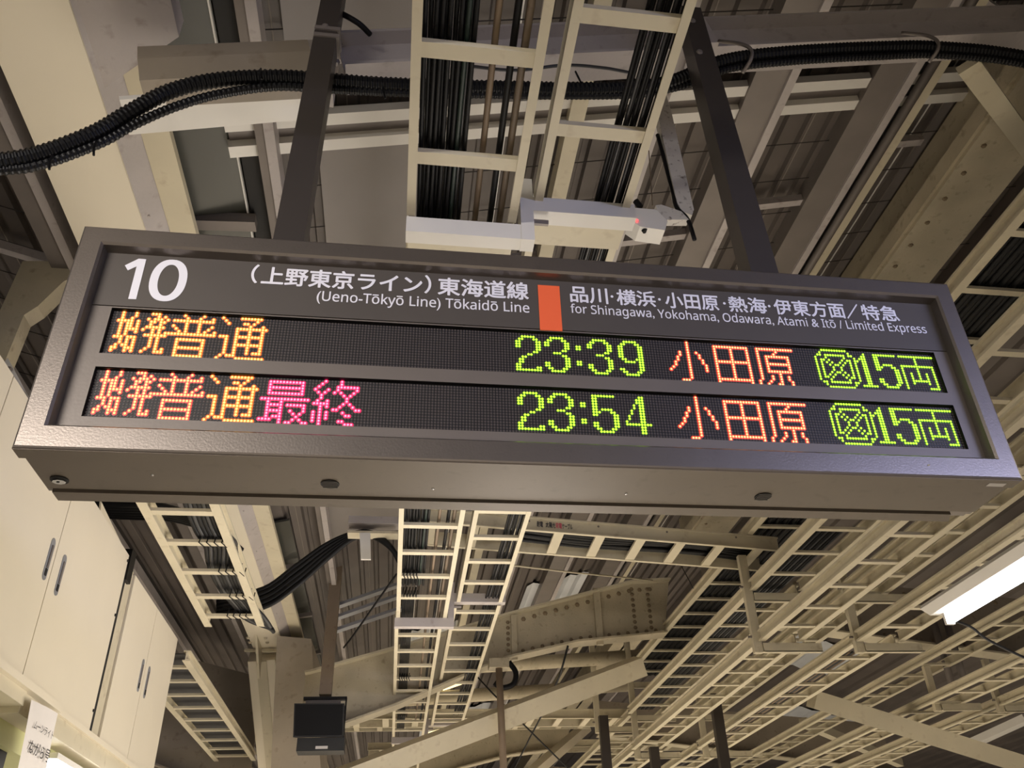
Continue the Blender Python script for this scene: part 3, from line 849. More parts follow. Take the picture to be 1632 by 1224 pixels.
# --- header lettering
def sx_(v): return s_in(v, 0, RY).x
ORG0 = Vector((0, RY, 0))
def head(s, xa, xb, zbase, h, m=LET, bold=0.0, tight=None, name='lettering'):
    zz = s_in(0, zbase, RY).z
    t = None
    if tight: t = (s_in(0, tight[0], RY).z, s_in(0, tight[1], RY).z)
    return put_text(name, s, ORG0, SX, SZ, sx_(xa), sx_(xb), h, m, sign, bold=bold, base=zz, tight=t)
def digit_mesh():
    m = MB()
    pts = [(222, 325), (480, 200), (620, 212), (430, 955), (282, 948), (440, 345), (275, 418)]
    P = [PY(180 + x / 11.66, 395 + y / 11.66, RY - .0012) for x, y in pts]
    m.add(P, [(0, 1, 5, 6), (1, 2, 3, 4, 5)])
    cx, cz, ox, oz = .09645, .2052, .01835, .0282
    def se(rx, rz, t, e=2.25):
        c, s_ = math.cos(t), math.sin(t)
        q = s_in(cx + math.copysign(abs(c) ** (2 / e), c) * rx, cz + math.copysign(abs(s_) ** (2 / e), s_) * rz, RY)
        return (q.x, RY - .0012, q.z)
    n = 40
    T = [2 * math.pi * k / n for k in range(n)]
    m.add([se(ox, oz, t) for t in T] + [se(ox - .0084, oz - .0072, t, 2.1) for t in T], [(k, (k + 1) % n, n + (k + 1) % n, n + k) for k in range(n)])
    return m
digit_mesh().build('platform_number', LET, sign, kind='stuff', label='white number 10')
TL, TR_ = (.2076, .2318), (.2084, .2306)
for s_, xa, xb in (('（', .1785, .1848), ('上野東京ライン', .1895, .3585), ('）', .3620, .3683), ('東海道線', .3765, .4763)):
    head(s_, xa, xb, 0, 0, bold=.022, tight=TL if len(s_) > 1 else (.2085, .2335), name='line_name')
for s_, xa, xb in (('品川', .5241, .5668), ('横浜', .5778, .6224), ('小田原', .6345, .6976), ('熱海', .7106, .7557), ('伊東方面', .7655, .8529), ('／', .8546, .8715), ('特急', .8749, .9210)):
    head(s_, xa, xb, 0, 0, bold=.020, tight=TR_, name='destinations')
for xm in (.5722, .6277, .7052, .7597):
    m_ = MB(); q = s_in(xm, .2197, RY)
    m_.add([(q.x + .0042 * math.cos(t * math.pi / 6), RY - .0012, q.z + .0046 * math.sin(t * math.pi / 6)) for t in range(12)], [tuple(range(12))])
    m_.build('middle_dot', LET, sign)
head('(Ueno-Tōkyō Line) Tōkaidō Line', .2487, .4767, .1897, .0459, bold=.010, name='line_name_in_english')
head('for Shinagawa, Yokohama, Odawara, Atami & Itō / Limited Express', .5232, .9509, .1930, .0425, bold=.010, name='destinations_in_english')
ob = MB(); pa = s_in(.4876, .2300, RY); pb = s_in(.5122, .1668, RY)
ob.box((pa.x, RY - .0015, pb.z), (pb.x, RY + .001, pa.z)); ob.build('orange_block', ORANGE, sign)
sc_ = MB()
for q in ((.0265, .2385), (.0265, .1715), (.9765, .2385), (.9765, .1715)):
    p = s_in(q[0], q[1], RY); sc_.dome(p, .004, (0, -1, 0))
sc_.build('panel_screws', CHROME, sign, kind='stuff')
# --- underside fittings
def oval(m, c, rx, ry, h, seg=20):
    vs = [(c[0] + rx * math.cos(2 * math.pi * k / seg), c[1] + ry * math.sin(2 * math.pi * k / seg), c[2]) for k in range(seg)]
    vs2 = [(x, y, z - h) for x, y, z in vs]
    m.add(vs + vs2, [tuple(range(seg, 2 * seg))] + [(k, (k + 1) % seg, seg + (k + 1) % seg, seg + k) for k in range(seg)])
p = PZ(95, 764, z0 + .004)
lk = MB(); oval(lk, (p.x, p.y, z0 + .004), .021, .021, .003); lo = lk.build('lock_recess', HOLE, sign)
l2 = MB(); oval(l2, (p.x, p.y + .001, z0 + .001), .016, .0125, .004, 8); l2.build('key_lock', CHROME, lo)
l3 = MB(); oval(l3, (p.x - .002, p.y, z0 - .003), .004, .003, .001, 8); l3.build('keyhole', HOLE, lo)
for q in ((526, 771), (1216, 791)):
    p = PZ(q[0], q[1], z0 + .004)
    v = MB(); oval(v, (p.x, p.y, z0 + .004), .023, .023, .002); hh = v.build('round_vent', HOLE, sign)
    vv = MB()
    for k in range(-2, 3): vv.box((p.x - .018, p.y + k * .008 - .0015, z0 + .0005), (p.x + .018, p.y + k * .008 + .0015, z0 + .0025))
    vv.build('vent_slats', POST, hh, kind='stuff')
dots = MB()
for q in ((998, 787), (243, 757), (690, 779), (1480, 741)):
    p = PZ(q[0], q[1], z0 + .004); dots.dome((p.x, p.y, z0 + .004), .004, (0, 0, -1))
dots.build('belly_screws', CHROME, sign, kind='stuff')
p = PZ(1575, 771, z0); p2 = PZ(1607, 768, z0)
st = MB(); st.box((p.x, p.y - .006, z0 - .0015), (p2.x, p.y + .012, z0)); st.build('sticker', STICK, sign)
# --- posts that carry it
for k, (xa, xb, ta, tb) in enumerate(((.455, .544, .488, .563), (1.939, 2.033, 1.898, 1.979))):
    po = MB()
    xm, tm = (xa + xb) / 2, (ta + tb) / 2
    ztop = 4.72 if k == 0 else 4.80
    po.hexa([(xa, .135, z1 - .01), (xb, .135, z1 - .01), (xb, .215, z1 - .01), (xa, .215, z1 - .01)],
            [(ta, .135, ztop), (tb, .135, ztop), (tb, .215, ztop), (ta, .215, ztop)])
    pst = po.build('hanger_post', POST, sign)
    fl = MB(); fl.box((xm - .08, .10, z1 - .002), (xm + .08, .24, z1 + .012)); fl.build('base_plate', POST, pst)
    for dz in (.1, .3): bb = MB(); bb.dome((tm - .01, .133, ztop - dz), .014, (0, -1, 0)); bb.build('bolt', STEEL, pst)
    if k == 0:
        ca = MB(); ca.tube(smoothpts([PY(545, 22, .2), PY(560, 30, .2), PY(575, 40, .22), PY(590, 55, .26)]), .011, 8); ca.build('power_lead', BLACK, pst, smooth=True)
        cl = MB()
        for dz in (0, .1):
            zz = ztop - .36 + dz * .4
            cl.box((tm - .045, .129, zz), (tm + .045, .221, zz + .018))
        cl.build('clamp', STEEL, pst)

# ------------------------------------------------------------------ cable ladders
def ladder(x0, x1, z, y0, y1, rungs, label, group=None, rw=.030, rh=.07, rungw=.05, m=CREAM, flange=0.0, xoff=0.0, cat='cable ladder', name='cable_ladder'):
    t = thing(name, ((x0 + x1) / 2, (y0 + y1) / 2, z), label, cat, group)
    for s, x in ((1, x0), (-1, x1)):
        mb = MB()
        if flange:                                   # channel rail seen from outside: lip, web, lip
            f = flange
            P = [(0, 0), (f, 0), (f, .008), (.010, .008), (.010, rh - .008), (f, rh - .008), (f, rh), (0, rh)]
            P = [(p * -s, q) for p, q in P] if False else [(p * s, q) for p, q in P]
            mb.ext(P, (x, y0, z), (x + xoff, y1, z))
            # outer lips that give the rail its grooves
            mb.ext([(0, .0), (-.024 * s, .0), (-.024 * s, .016), (0, .016)], (x, y0, z), (x + xoff, y1, z))
            mb.ext([(0, rh - .014), (-.024 * s, rh - .014), (-.024 * s, rh), (0, rh)], (x, y0, z), (x + xoff, y1, z))
        else:
            mb.ext([(0, 0), (rw * s, 0), (rw * s, .006), (.006 * s, .006), (.006 * s, rh), (0, rh)], (x, y0, z), (x + xoff, y1, z))
        mb.build('side_rail', m, t)
    if flange and rh > .09:
        mb = MB(); yy = y0 + .35
        while yy < y1: mb.dome((x0 - .001, yy, z + rh * .5), .011, (-1, 0, 0), .009, 6); yy += .88
        mb.build('rail_bolts', HOLE, t, kind='stuff')
    first = None
    for ry in rungs:
        if first is None:
            mb = MB(); mb.box((x0 + .006, ry - rungw / 2, z + .004), (x1 - .006, ry + rungw / 2, z + .024))
            first = mb.build('rung', m, t); fy = ry
        else:
            copy_at(first, (xoff * (ry - fy) / (y1 - y0) if xoff else 0, ry - fy, 0), t)
    return t
def cable(pts, r, m, label, group=None, seg=6, name='cable', cat='cable', par=None):
    mb = MB(); mb.tube(pts, r, seg)
    o = mb.build(name, m, smooth=True)
    return tag(own(o), label, cat, group)
def fr_(a, b, st):
    out = []
    while a < b: out.append(a); a += st
    return out
# ladder 1 and 2, over the sign
L1 = [ladder(.836, 1.226, 3.80, -2.2, .42, [-1.93, -1.5, -1.07, -.665, -.255, .155], 'near cable ladder above the sign, left of the white stepped bracket', rungw=.052),
      ladder(.836, 1.226, 3.80, .46, 4.80, fr_(.55, 4.7, .425), 'left cable ladder right below the sign, down to the first far stepped bracket', rungw=.048),
      ladder(.826, 1.20, 3.80, 4.86, 9.18, fr_(5.28, 9.1, .45), 'left far cable ladder between the two distant stepped brackets', rungw=.048)]
L2 = [ladder(1.300, 1.66, 3.92, -2.2, .44, [-1.6, -1.2, -.79, -.34, .09], 'near cable ladder above the sign, right of the white stepped bracket', rungw=.052),
      ladder(1.300, 1.66, 3.92, .50, 4.78, fr_(.60, 4.6, .42) , 'right cable ladder below the sign, carrying black cables to the first far bracket', rungw=.048),
      ladder(1.280, 1.66, 3.92, 4.86, 9.18, fr_(5.05, 9.1, .44), 'right far cable ladder between the two distant stepped brackets', rungw=.048)]
L3 = [ladder(.826, 1.20, 3.80, 9.3, 13.6, fr_(9.6, 13.5, .45), 'last visible length of the left ladder beyond the second far bracket', rungw=.048)]
def bracket(y, lab, z1_, z2_, xa, xm, xb, m=WHITE, hang=True):
    t = thing('stepped_bracket', (xm, y, z1_), lab, 'bracket')
    mb = MB(); mb.box((xa, y, z1_), (xm, y + .06, z1_ + .07)); mb.build('lower_arm', m, t)
    mb = MB(); mb.box((xm, y, z2_), (xb, y + .07, z2_ + .07)); mb.build('upper_arm', m, t)
    mb = MB(); mb.box((xm - .046, y - .002, z1_ - .002), (xm + .002, y + .062, z2_ + .16)); mb.build('riser', m, t)
    q = MB(); q.tube([(xm, y + .03, z2_ - .03), (xm + .06, y + .03, z2_ - .03)], .012, 6); q.build('bolt', STEEL, t)
    return t
bracket(.42, 'white stepped steel bracket carrying both ladder ends above the sign', 3.725, 3.87, .836, 1.29, 1.68)
bracket(4.80, 'first far stepped bracket below the sign, between the two ladders', 3.73, 3.93, .825, 1.28, 1.69, PALE)
bracket(9.20, 'second far stepped bracket at the bottom of the ladders', 3.73, 3.93, .82, 1.25, 1.68, PALE)
# white box ends under the brackets
mb = MB(); mb.box((.842, .485, 3.775), (1.20, .60, 3.80)); tag(own(mb.build('tray_cover', CREAM)), 'short cream cover plate just behind the lower arm of the bracket', 'cover')
mb = MB(); mb.box((1.31, .515, 3.90), (1.66, .63, 3.92)); tag(own(mb.build('tray_cover', CREAM)), 'short cream cover plate just behind the upper arm of the bracket', 'cover')
# cables lying in ladder 1
random.seed(11)
for k in range(13):
    x = .875 + k * .0122 + random.uniform(-.002, .002); z = 3.842 + (k % 2) * .013
    m = GREENC if k == 10 else (GREYC if k == 11 else BLACK)
    lab = {10: 'dark green cable in the bundle of the left ladder', 11: 'grey cable in the bundle of the left ladder'}.get(k, 'black cable in the bundle lying along the left ladder')
    pts = [(x + .004 * math.sin(y * 1.7 + k), y, z) for y in fr_(-2.2, 4.6, .4)]
    cable(pts, .0078, m, lab, 'black cables in the left ladder' if 'black cable' in lab else None)
for k in range(8):
    x = .88 + k * .011
    cable([(x, y, 3.846) for y in (4.4, 5.0, 6, 7, 8.2, 9.1)], .005, BLACK, 'black cable in the far length of the left ladder', 'black cables in the far left ladder')
for x, r, m, lab in ((1.080, .0105, TANC, 'tan pipe lying in the left ladder beside the black cables'), (1.135, .011, BLACK, 'single thick black cable near the right rail of the left ladder'), (1.170, .012, BROWN, 'brown pipe hugging the right rail of the left ladder')):
    cable([(x + .004 * math.sin(y), y, 3.855) for y in fr_(-2.2, 9.0, .6)], r, m, lab, name='pipe' if 'pipe' in lab else 'cable', cat='pipe' if 'pipe' in lab else 'cable')
for k in range(9):                                     # ladder 2, thick black cables at its right
    x = 1.535 + k * .0135
    cable([(x + .003 * math.sin(y * 2 + k), y, 3.965 + (k % 2) * .012) for y in fr_(-2.2, 9.0, .5)], .0072, GREYC if k in (2, 6) else BLACK, 'black cable in the bundle lying along the right ladder' if k not in (2, 6) else ('left' if k == 2 else 'right') + ' grey streak cable within the bundle of the right ladder', 'black cables in the right ladder' if k not in (2, 6) else None)
# cable ties and loops round the bundle
for ry in (3.93, 4.30, 6.6, 8.1):
    for k in range(5):
        x = .885 + k * .022; mb = MB(); mb.tube([(x, ry - .035, 3.85), (x - .006, ry - .038, 3.80), (x + .004, ry + .03, 3.797), (x + .01, ry + .036, 3.85)], .004, 4)
        tag(own(mb.build('cable_tie', BLACK)), 'black cable tie wrapped round a rung of the left ladder', 'cable tie', 'cable ties on the left ladder')

# ------------------------------------------------------------------ stack of three heavy ladders and the next stack at right
RUN = [-.40 + .4385 * k for k in range(34)]
def seg(a, b): return [y for y in RUN if a < y < b]
ladder(3.765, 4.10, 3.615, -2, 4.78, seg(-2, 4.7), 'lowest of three stacked ladders, nearer length up to the first hanger', flange=.03, rh=.088, rungw=.042)
ladder(3.765, 4.10, 3.615, 4.86, 9.2, seg(4.95, 9.1), 'lowest of three stacked ladders, length between the two hangers', flange=.03, rh=.088, rungw=.042)
ladder(3.765, 4.20, 4.04, -2, 4.78, seg(-2, 4.7), 'middle of three stacked ladders, nearer length', flange=.03, rh=.088, rungw=.042)
ladder(3.765, 4.20, 4.04, 4.86, 9.2, seg(4.95, 9.1), 'middle of three stacked ladders, length between the two hangers', flange=.03, rh=.088, rungw=.042)
ladder(3.735, 4.20, 4.45, -2, 4.78, seg(-2, 4.7), 'top of three stacked ladders, nearer length showing beside the sign', flange=.03, rh=.088, rungw=.042)
ladder(3.735, 4.20, 4.45, 4.86, 9.2, seg(4.95, 9.1), 'top of three stacked ladders, length full of black cables between hangers', flange=.03, rh=.088, rungw=.042)
ladder(3.80, 4.16, 3.615, 9.3, 16.0, seg(9.4, 15.9), 'far continuation of the lowest stacked ladder past the second hanger', flange=.03, rh=.088)
ladder(3.80, 4.24, 4.04, 9.3, 16.0, seg(9.4, 15.9), 'far continuation of the middle stacked ladder past the second hanger', flange=.03, rh=.088)
ladder(4.61, 4.98, 3.615, -2.0, 4.78, seg(-1, 4.7), 'heavy ladder beside the hanging lamp, nearer length', flange=.03, rh=.088)
ladder(4.61, 4.98, 3.615, 4.86, 9.2, seg(4.95, 9.1), 'heavy ladder right of the stack, length between the hangers', flange=.03, rh=.088)
ladder(4.62, 5.0, 3.615, 9.3, 16.0, seg(9.4, 15.9), 'far continuation of the heavy ladder right of the stack', flange=.03, rh=.088)
ladder(4.61, 4.98, 4.04, -2.0, 9.2, seg(-1, 9.1), 'upper ladder above the one beside the hanging lamp', flange=.03, rh=.088)
ladder(6.42, 6.80, 3.60, 4.0, 15.5, [4.2 + .45 * k for k in range(25)], 'cream ladder crossing the lower right behind the falling brace', flange=.03, rh=.088)
ladder(7.32, 7.70, 3.60, 5.0, 15.5, [5.2 + .45 * k for k in range(22)], 'cream ladder nearest the lower right corner', flange=.03, rh=.088)
ladder(6.42, 6.80, 4.0, 4.0, 15.5, [4.2 + .45 * k for k in range(25)], 'upper ladder above the one crossing the lower right', flange=.03, rh=.088)
# cables in the stack
for k in range(12):
    cable([(3.78 + k * .0345, y, 4.50 + (k % 2) * .01) for y in (-2, 1, 4, 6, 9.1)], .021, BLACK, 'thick black cable filling the top ladder of the stack', 'thick black cables in the top stacked ladder', seg=8)
for k in range(9):
    cable([(3.81 + k * .028, y, 4.075) for y in (3.6, 6, 9.1)], .011, BLACK if k % 2 else GREYC, ('black' if k % 2 else 'dark grey') + ' cable in a row on the middle ladder of the stack', 'cables in a row on the middle stacked ladder' if k % 2 else 'grey cables in a row on the middle stacked ladder')
for k in range(4):
    cable([(4.70 + k * .03, y, 3.65) for y in (5.2, 7, 9.1)], .010, TANC if k % 2 else GREYC, ('tan' if k % 2 else 'grey') + ' pipe on the ladder right of the stack', 'tan pipes on the ladder right of the stack' if k % 2 else 'grey pipes on the ladder right of the stack', name='pipe', cat='pipe')
def hanger(x, y, zs, wid, ztop, lab, m=CREAM, rw=.07):
    t = thing('ladder_hanger', (x, y, zs[0]), lab, 'hanger')
    mb = MB(); mb.box((x - rw, y, zs[0] - .07), (x, y + .05, ztop)); mb.build('upright', m, t)
    for z in zs:
        mb = MB(); mb.ext([(0, 0), (.05, 0), (.05, .006), (.006, .006), (.006, .07), (0, .07)], (x, y + .03, z - .07), (x + wid, y + .03, z - .07)); mb.build('arm', m, t)
        mb = MB(); mb.box((x, y - .02, z - .075), (x + wid, y - .015, z)); mb.build('arm_face', m, t)
        q = MB(); q.tube([(x - rw - .03, y + .02, z + .06), (x - rw, y + .02, z + .06)], .010, 6); q.build('bolt', STEEL, t)
    return t
hanger(3.77, 4.79, [3.60, 4.02], .50, 4.36, 'cream hanger with two arms holding the three stacked ladders')
hanger(4.65, 4.79, [3.60, 4.02], .50, 4.40, 'cream hanger with foot below the lamp side ladder')
hanger(3.86, 9.21, [3.58, 4.02, 4.43], .50, 5.4, 'tall far hanger with three arms left of the dark pole')
hanger(4.74, 9.21, [3.58, 4.02], .55, 4.4, 'far hanger beside the dark pole under the right ladders')
hanger(3.45, 9.5, [3.95], .40, 5.45, 'short far hanger left of the tall one')
hanger(6.55, 6.9, [3.60], .45, 4.0, 'small hanger at the lower right where the two ladders meet')
hanger(7.35, 7.0, [3.60], .45, 4.1, 'small hanger nearest the lower right corner')
# ladders that cross from left to right
def cross_ladder(p0, p1, wid, rungs, lab, rh=.12, m=CREAM, cat='cable ladder'):
    t = thing('cable_ladder', (Vector(p0) + Vector(p1)) / 2, lab, cat)
    p0, p1 = Vector(p0), Vector(p1); d = (p1 - p0); n = Vector((0, wid, 0))
    mb = MB(); mb.ext([(0, 0), (.03, 0), (.03, .01), (.01, .01), (.01, rh - .012), (.03, rh - .012), (.03, rh), (0, rh), (0, rh - .015), (-.0, .015)], p0, p1); r1 = mb.build('side_rail', m, t)
    mb = MB(); mb.ext([(0, 0), (.012, 0), (.012, .014), (0, .014)], p0, p1); mb.ext([(0, rh), (.012, rh), (.012, rh - .014), (0, rh - .014)], p0, p1)
    mb = MB(); mb.ext([(0, 0), (-.03, 0), (-.03, .006), (-.006, .006), (-.006, rh), (0, rh)], p0 + n, p1 + n); mb.build('side_rail', m, t)
    f0 = None
    for k in range(rungs):
        q = p0 + d * ((k + .5) / rungs)
        if f0 is None:
            mb = MB(); mb.box((q.x - .04, q.y, q.z + .004), (q.x + .04, q.y + wid, q.z + .024)); f0 = mb.build('rung', m, t); q0 = q
        else: copy_at(f0, q - q0, t)
    return t
xl = cross_ladder((.9, 4.42, 4.435), (3.98, 4.60, 4.315), .42, 9, 'cable ladder crossing left to right just below the sign, with printed strip')
mb = MB()
for (a, b, ya) in ((.62, 3.95, 0),):
    for k in range(5):
        cable(smoothpts([(1.7, 4.55 + k * .05, 4.46 + .02 * (k % 2)), (2.4, 4.6 + k * .05, 4.42), (3.2, 4.68 + k * .05, 4.41 + .012 * (k % 3)), (3.7, 4.74 + k * .05, 4.40), (3.95, 4.95 + k * .04, 4.44), (4.0, 5.4 + k * .04, 4.50)], 5), .022, BLACK, 'thick black cable lying on the crossing ladder below the sign', 'thick black cables on the crossing ladder', seg=8)
# printed strip on the crossing ladder
f0_, f1_ = PY(845, 836, 4.41), PY(940, 844, 4.41)
ux_ = (Vector((3.98, 4.60, 4.315)) - Vector((.9, 4.42, 4.435))).normalized()
uz_ = Vector((0, 0, 1)) - ux_ * ux_.z; uz_.normalize()
base_ = Vector((.9, 4.42, 4.435)) + Vector((0, -.002, 0))
def strip_text(s, pxa, pxb, m):
    a = (PY(pxa, 840, 4.46).x - .9) / ux_.x; b = (PY(pxb, 840, 4.46).x - .9) / ux_.x
    return put_text('printed_strip', s, base_, ux_, uz_, a, b, 0, m, xl, tight=(.040, .088), lift=.014, bold=.02)
strip_text('耐電', 855.5, 865, INKP); strip_text('太陽光', 869.5, 885, INKP); strip_text('発電', 885.5, 895.5, INKR); strip_text('ケーブル', 896, 912.5, INKP)
for k, dx in enumerate((.45, 1.02, 1.6, 2.2)):
    q = Vector((1.4 + dx, 4.445 + .03 * k, 4.475 - .022 * k)); mb = MB(); mb.dome(q + Vector((0, -.0, 0)), .010, (0, -1, 0), .008, 6); b_ = mb.build('bolt', STEEL, xl)
t = cross_ladder((-.2, 9.6, 4.10), (3.9, 9.75, 4.10), .45, 11, 'far crossing ladder just left of the tall hanger')
cross_ladder((.1, 11.8, 4.5), (3.9, 11.8, 4.5), .45, 11, 'far crossing ladder with black filling above the long brace')
cross_ladder((.4, 14.0, 4.55), (6.9, 14.0, 4.55), .45, 14, 'last crossing ladder at the bottom of the picture')
mb = MB(); mb.box((.1, 12.0, 4.56), (3.9, 12.2, 4.62)); tag(own(mb.build('cable_bundle', BLACK)), 'flat black cable pack on the far crossing ladder', 'cables')
# short crossing channel at left of ladder 1 with white bracket
t = thing('crossing_channel', (.6, 4.6, 4.2), 'cream channel piece just left of the left ladder under the sign', 'channel')
mb = MB(); a = PY(555, 833, 4.6); mb.box((a.x, 4.6, a.z - .0), (.82, 4.72, a.z + .06)); mb.build('face', PALE, t)
mb = MB(); mb.box((a.x, 4.6, a.z - .085), (.82, 4.72, a.z - .065)); mb.build('lower_lip', CREAM, t)
mb = MB(); a = PY(575, 840, 4.5); b = PY(591, 891, 4.5); mb.box((a.x, 4.5, b.z + .16), (b.x, 4.56, a.z + .04)); mb.box((a.x, 4.44, b.z + .16), (b.x, 4.56, b.z + .20))
P = [PY(573, 849, 4.5), PY(590, 849, 4.5), PY(591, 891, 4.5), PY(575, 891, 4.5)]
mb = MB(); mb.add([tuple(p) for p in P] + [(p.x, p.y + .05, p.z + .01) for p in P], [(0, 1, 2, 3), (7, 6, 5, 4), (0, 4, 5, 1), (1, 5, 6, 2), (2, 6, 7, 3), (3, 7, 4, 0)]); mb.build('drop_bracket', WHITE, t)

# ------------------------------------------------------------------ ladder at the left with looping cables
LX0, LX1, LZ = -.60, -.20, 3.80
tl = ladder(LX0, LX1, LZ, 1.6, 5.05, [2.0, 2.5, 2.98, 3.43, 3.92, 4.40, 4.83], 'cable ladder with looping cables at left beside the tall cabinets', rungw=.06, flange=.03, rh=.08, rw=.03)
ladder(-1.19, -.765, 3.60, 5.26, 9.4, [PZ(345, py, 3.6).y for py in (1066, 1088, 1110, 1130, 1149, 1165.6, 1181.5, 1195.3, 1207)], 'lower ladder continuing past the end of the cabinets', rungw=.05, flange=.03, rh=.08)
mb = MB(); mb.box((-1.16, 5.3, 3.66), (-.79, 9.3, 3.67)); tag(own(mb.build('cable_bundle', GREYC)), 'dark cable pack in the lower ladder past the cabinets', 'cables')
for k in range(8):
    mb_ = smoothpts([(-.40 + k * .026, 1.8, 3.90), (-.40 + k * .026, 2.6, 3.90), (-.41 + k * .026, 3.25, 3.88), (-.39 + k * .026, 3.40, 3.85), (-.39 + k * .028, 3.62, 3.88), (-.42 + k * .024, 3.95, 3.86), (-.42 + k * .022, 4.40, 3.87), (-.38 + k * .02, 4.7, 3.87), (-.30 + k * .02, 4.95, 3.83), (-.12, 5.1 + .01 * k, 3.80)], 6)
    cable(mb_, .0155, GREYC if k % 3 == 1 else BLACK, 'black cable looping down through the left ladder' if k % 3 != 1 else {1: 'first', 4: 'second', 7: 'third'}[k] + ' dark grey cable looping down through the left ladder', 'looping cables in the left ladder' if k % 3 != 1 else None, seg=8)
for k in range(6):                                     # thick bundle from the cabinets' rear
    cable(smoothpts([(-1.5, 3.3 + k * .07, 4.02 + .015 * k), (-.95, 3.36 + k * .07, 4.03 + .015 * k), (-.62, 3.36 + k * .06, 4.02 + .01 * k), (-.40 + .02 * k, 3.42 + k * .04, 3.95), (-.34 + .03 * k, 3.75, 3.90)], 6), .022, BLACK, 'thick black cable entering the left ladder from over the cabinets', 'thick cables over the cabinets', seg=8)
for ry in (3.43, 3.92, 4.40, 4.83):
    for k in range(4):
        x = -.37 + k * .045 + (.04 if ry in (3.92, 4.40) else 0) - (.04 if ry == 4.83 else 0)
        mb = MB(); mb.tube([(x, ry - .04, LZ + .06), (x - .01, ry - .036, LZ + .0), (x + .01, ry + .036, LZ), (x + .014, ry + .04, LZ + .06)], .004, 4)
        tag(own(mb.build('cable_tie', BLACK)), 'black cable tie round a rung of the left looping ladder', 'cable tie', 'cable ties on the left looping ladder')
# big cables swinging over to the centre ladder
for k, (dy, dp) in enumerate(((0, 0), (.03, 7), (.06, 15), (.02, 22), (.05, 30))):
    pts = smoothpts([PY(345, 955 + dp * .8, 4.9), PY(420, 938 + dp, 4.9), PY(470, 903 + dp * 1.1, 4.85), PY(520, 868 + dp * .8, 4.8), PY(562, 850 + dp * .3, 4.75), PY(592, 849 + dp * .2, 4.72), PY(620, 868 + dp * .1, 4.7), PY(640 + dp * .2, 902, 4.72)], 6)
    cable(pts, .020, BLACK, 'heavy black cable swinging from the left ladder to the centre ladder', 'heavy swinging black cables', seg=8)
cable(smoothpts([PY(632, 915, 5.2), PY(600, 960, 5.6), PY(565, 1010, 6.2), PY(548, 1032, 6.6)], 6), .010, BLACK, 'thin black cable running diagonally down beside the centre ladder')
cable(smoothpts([PY(760, 1078, 9.3), PY(790, 1110, 9.35), PY(830, 1150, 9.5), PY(870, 1190, 10), PY(905, 1224, 10.5)], 6), .010, BLACK, 'thin black cable crossing the front of the rising box brace')
cable([PY(905, 1030, 7.1), PY(893, 1075, 7.6), PY(866, 1135, 9.2), PY(845, 1175, 10), PY(820, 1224, 10.8)], .012, BLACK, 'thin black line hanging from the riveted cross girder')
cable(smoothpts([PY(811, 1055, 7.1), PY(822, 1072, 7.1), PY(818, 1090, 7.1), PY(800, 1096, 7.1), PY(788, 1088, 7.1)], 6), .028, BLACK, 'short black cable loop at the foot of the riveted cross girder', seg=8)
cable([PY(808, 900, 5.4), PY(900, 911, 5.8), PY(1040, 925, 6.6)], .008, CREAM, 'thin taut stay rod crossing behind the centre ladder', name='stay_rod', cat='rod')
cable([PY(1085, 900, 5.2), PY(1105, 938, 5.2)], .004, BLACK, 'thin wire with clamp in front of the top stacked ladder')

# ------------------------------------------------------------------ tall cabinets at left
XC = -.85
ZB, ZT1, ZT2 = 2.745, 3.815, 3.765
def cabinet(y0, y1, zb, zt, divs, x, lab, handles, latch, group=None):
    t = thing('storage_cabinet', (x - .3, (y0 + y1) / 2, zb), lab, 'cabinet', group)
    mb = MB(); mb.box((x - .6, y0, zb), (x - .025, y1, zt)); mb.build('body', YCREAM, t)
    ys = [y0] + divs + [y1]
    for i, (a, b) in enumerate(zip(ys, ys[1:])):
        mb = MB(); mb.box((x - .022, a + (.004 if i else .002), zb + .012), (x, b - .004, zt - .004)); d = mb.build('door', YCREAM, t)
        h = handles[i]
        if h:
            hy, hz = h
            mb = MB()
            n = 10
            def stad(k_, r, L, off): 
                a_ = 2 * math.pi * k_ / (2 * n); c_, s_ = math.cos(a_), math.sin(a_)
                return (x + off, hy + r * c_, hz + (L if s_ >= 0 else -L) + r * s_)
            vs = [stad(k_, .026, .082, .003) for k_ in range(2 * n)] + [stad(k_, .026, .082, -.001) for k_ in range(2 * n)]
            mb.add(vs, [tuple(range(2 * n))] + [(k_, (k_ + 1) % (2 * n), 2 * n + (k_ + 1) % (2 * n), 2 * n + k_) for k_ in range(2 * n)])
            hd = mb.build('pull_handle', PULL, d, label='chrome recessed pull handle')
            mb = MB(); mb.add([stad(k_, .012, .066, .0045) for k_ in range(2 * n)], [tuple(range(2 * n))])
            mb2 = MB(); mb2.box((x + .003, hy - .011, hz - .085), (x + .006, hy + .011, hz - .05)); mb2.build('finger_hole', HOLE, d)
            mb2 = MB(); mb2.box((x + .003, hy - .008, hz - .045), (x + .007, hy + .008, hz + .07)); mb2.build('lever', STEEL, d)
    if latch:
        for zz in latch:
            q = MB(); q.dome((x + .001, y1 - .02, zz), .010, (1, 0, 0), .008, 6); q.build('hinge_screw', HOLE, t)
    return t
cabinet(.9, 3.655, ZB, ZT1, [1.60, 2.548], XC, 'large cream cabinet with two handles behind the lower left corner of the sign', [None, (2.478, 3.315), (2.668, 3.305)], [2.86, 3.42, 3.77])
cabinet(3.86, 5.24, ZB, ZT2, [4.512], XC, 'narrower cream cabinet further along with two small handles', [(4.432, 3.27), (4.612, 3.27)], None)
mb = MB(); mb.box((XC - .6, 3.70, ZB), (XC - .012, 3.85, ZT2 + .01)); tag(own(mb.build('filler_strip', CREAM)), 'tan filler strip between the two cream cabinets', 'filler')
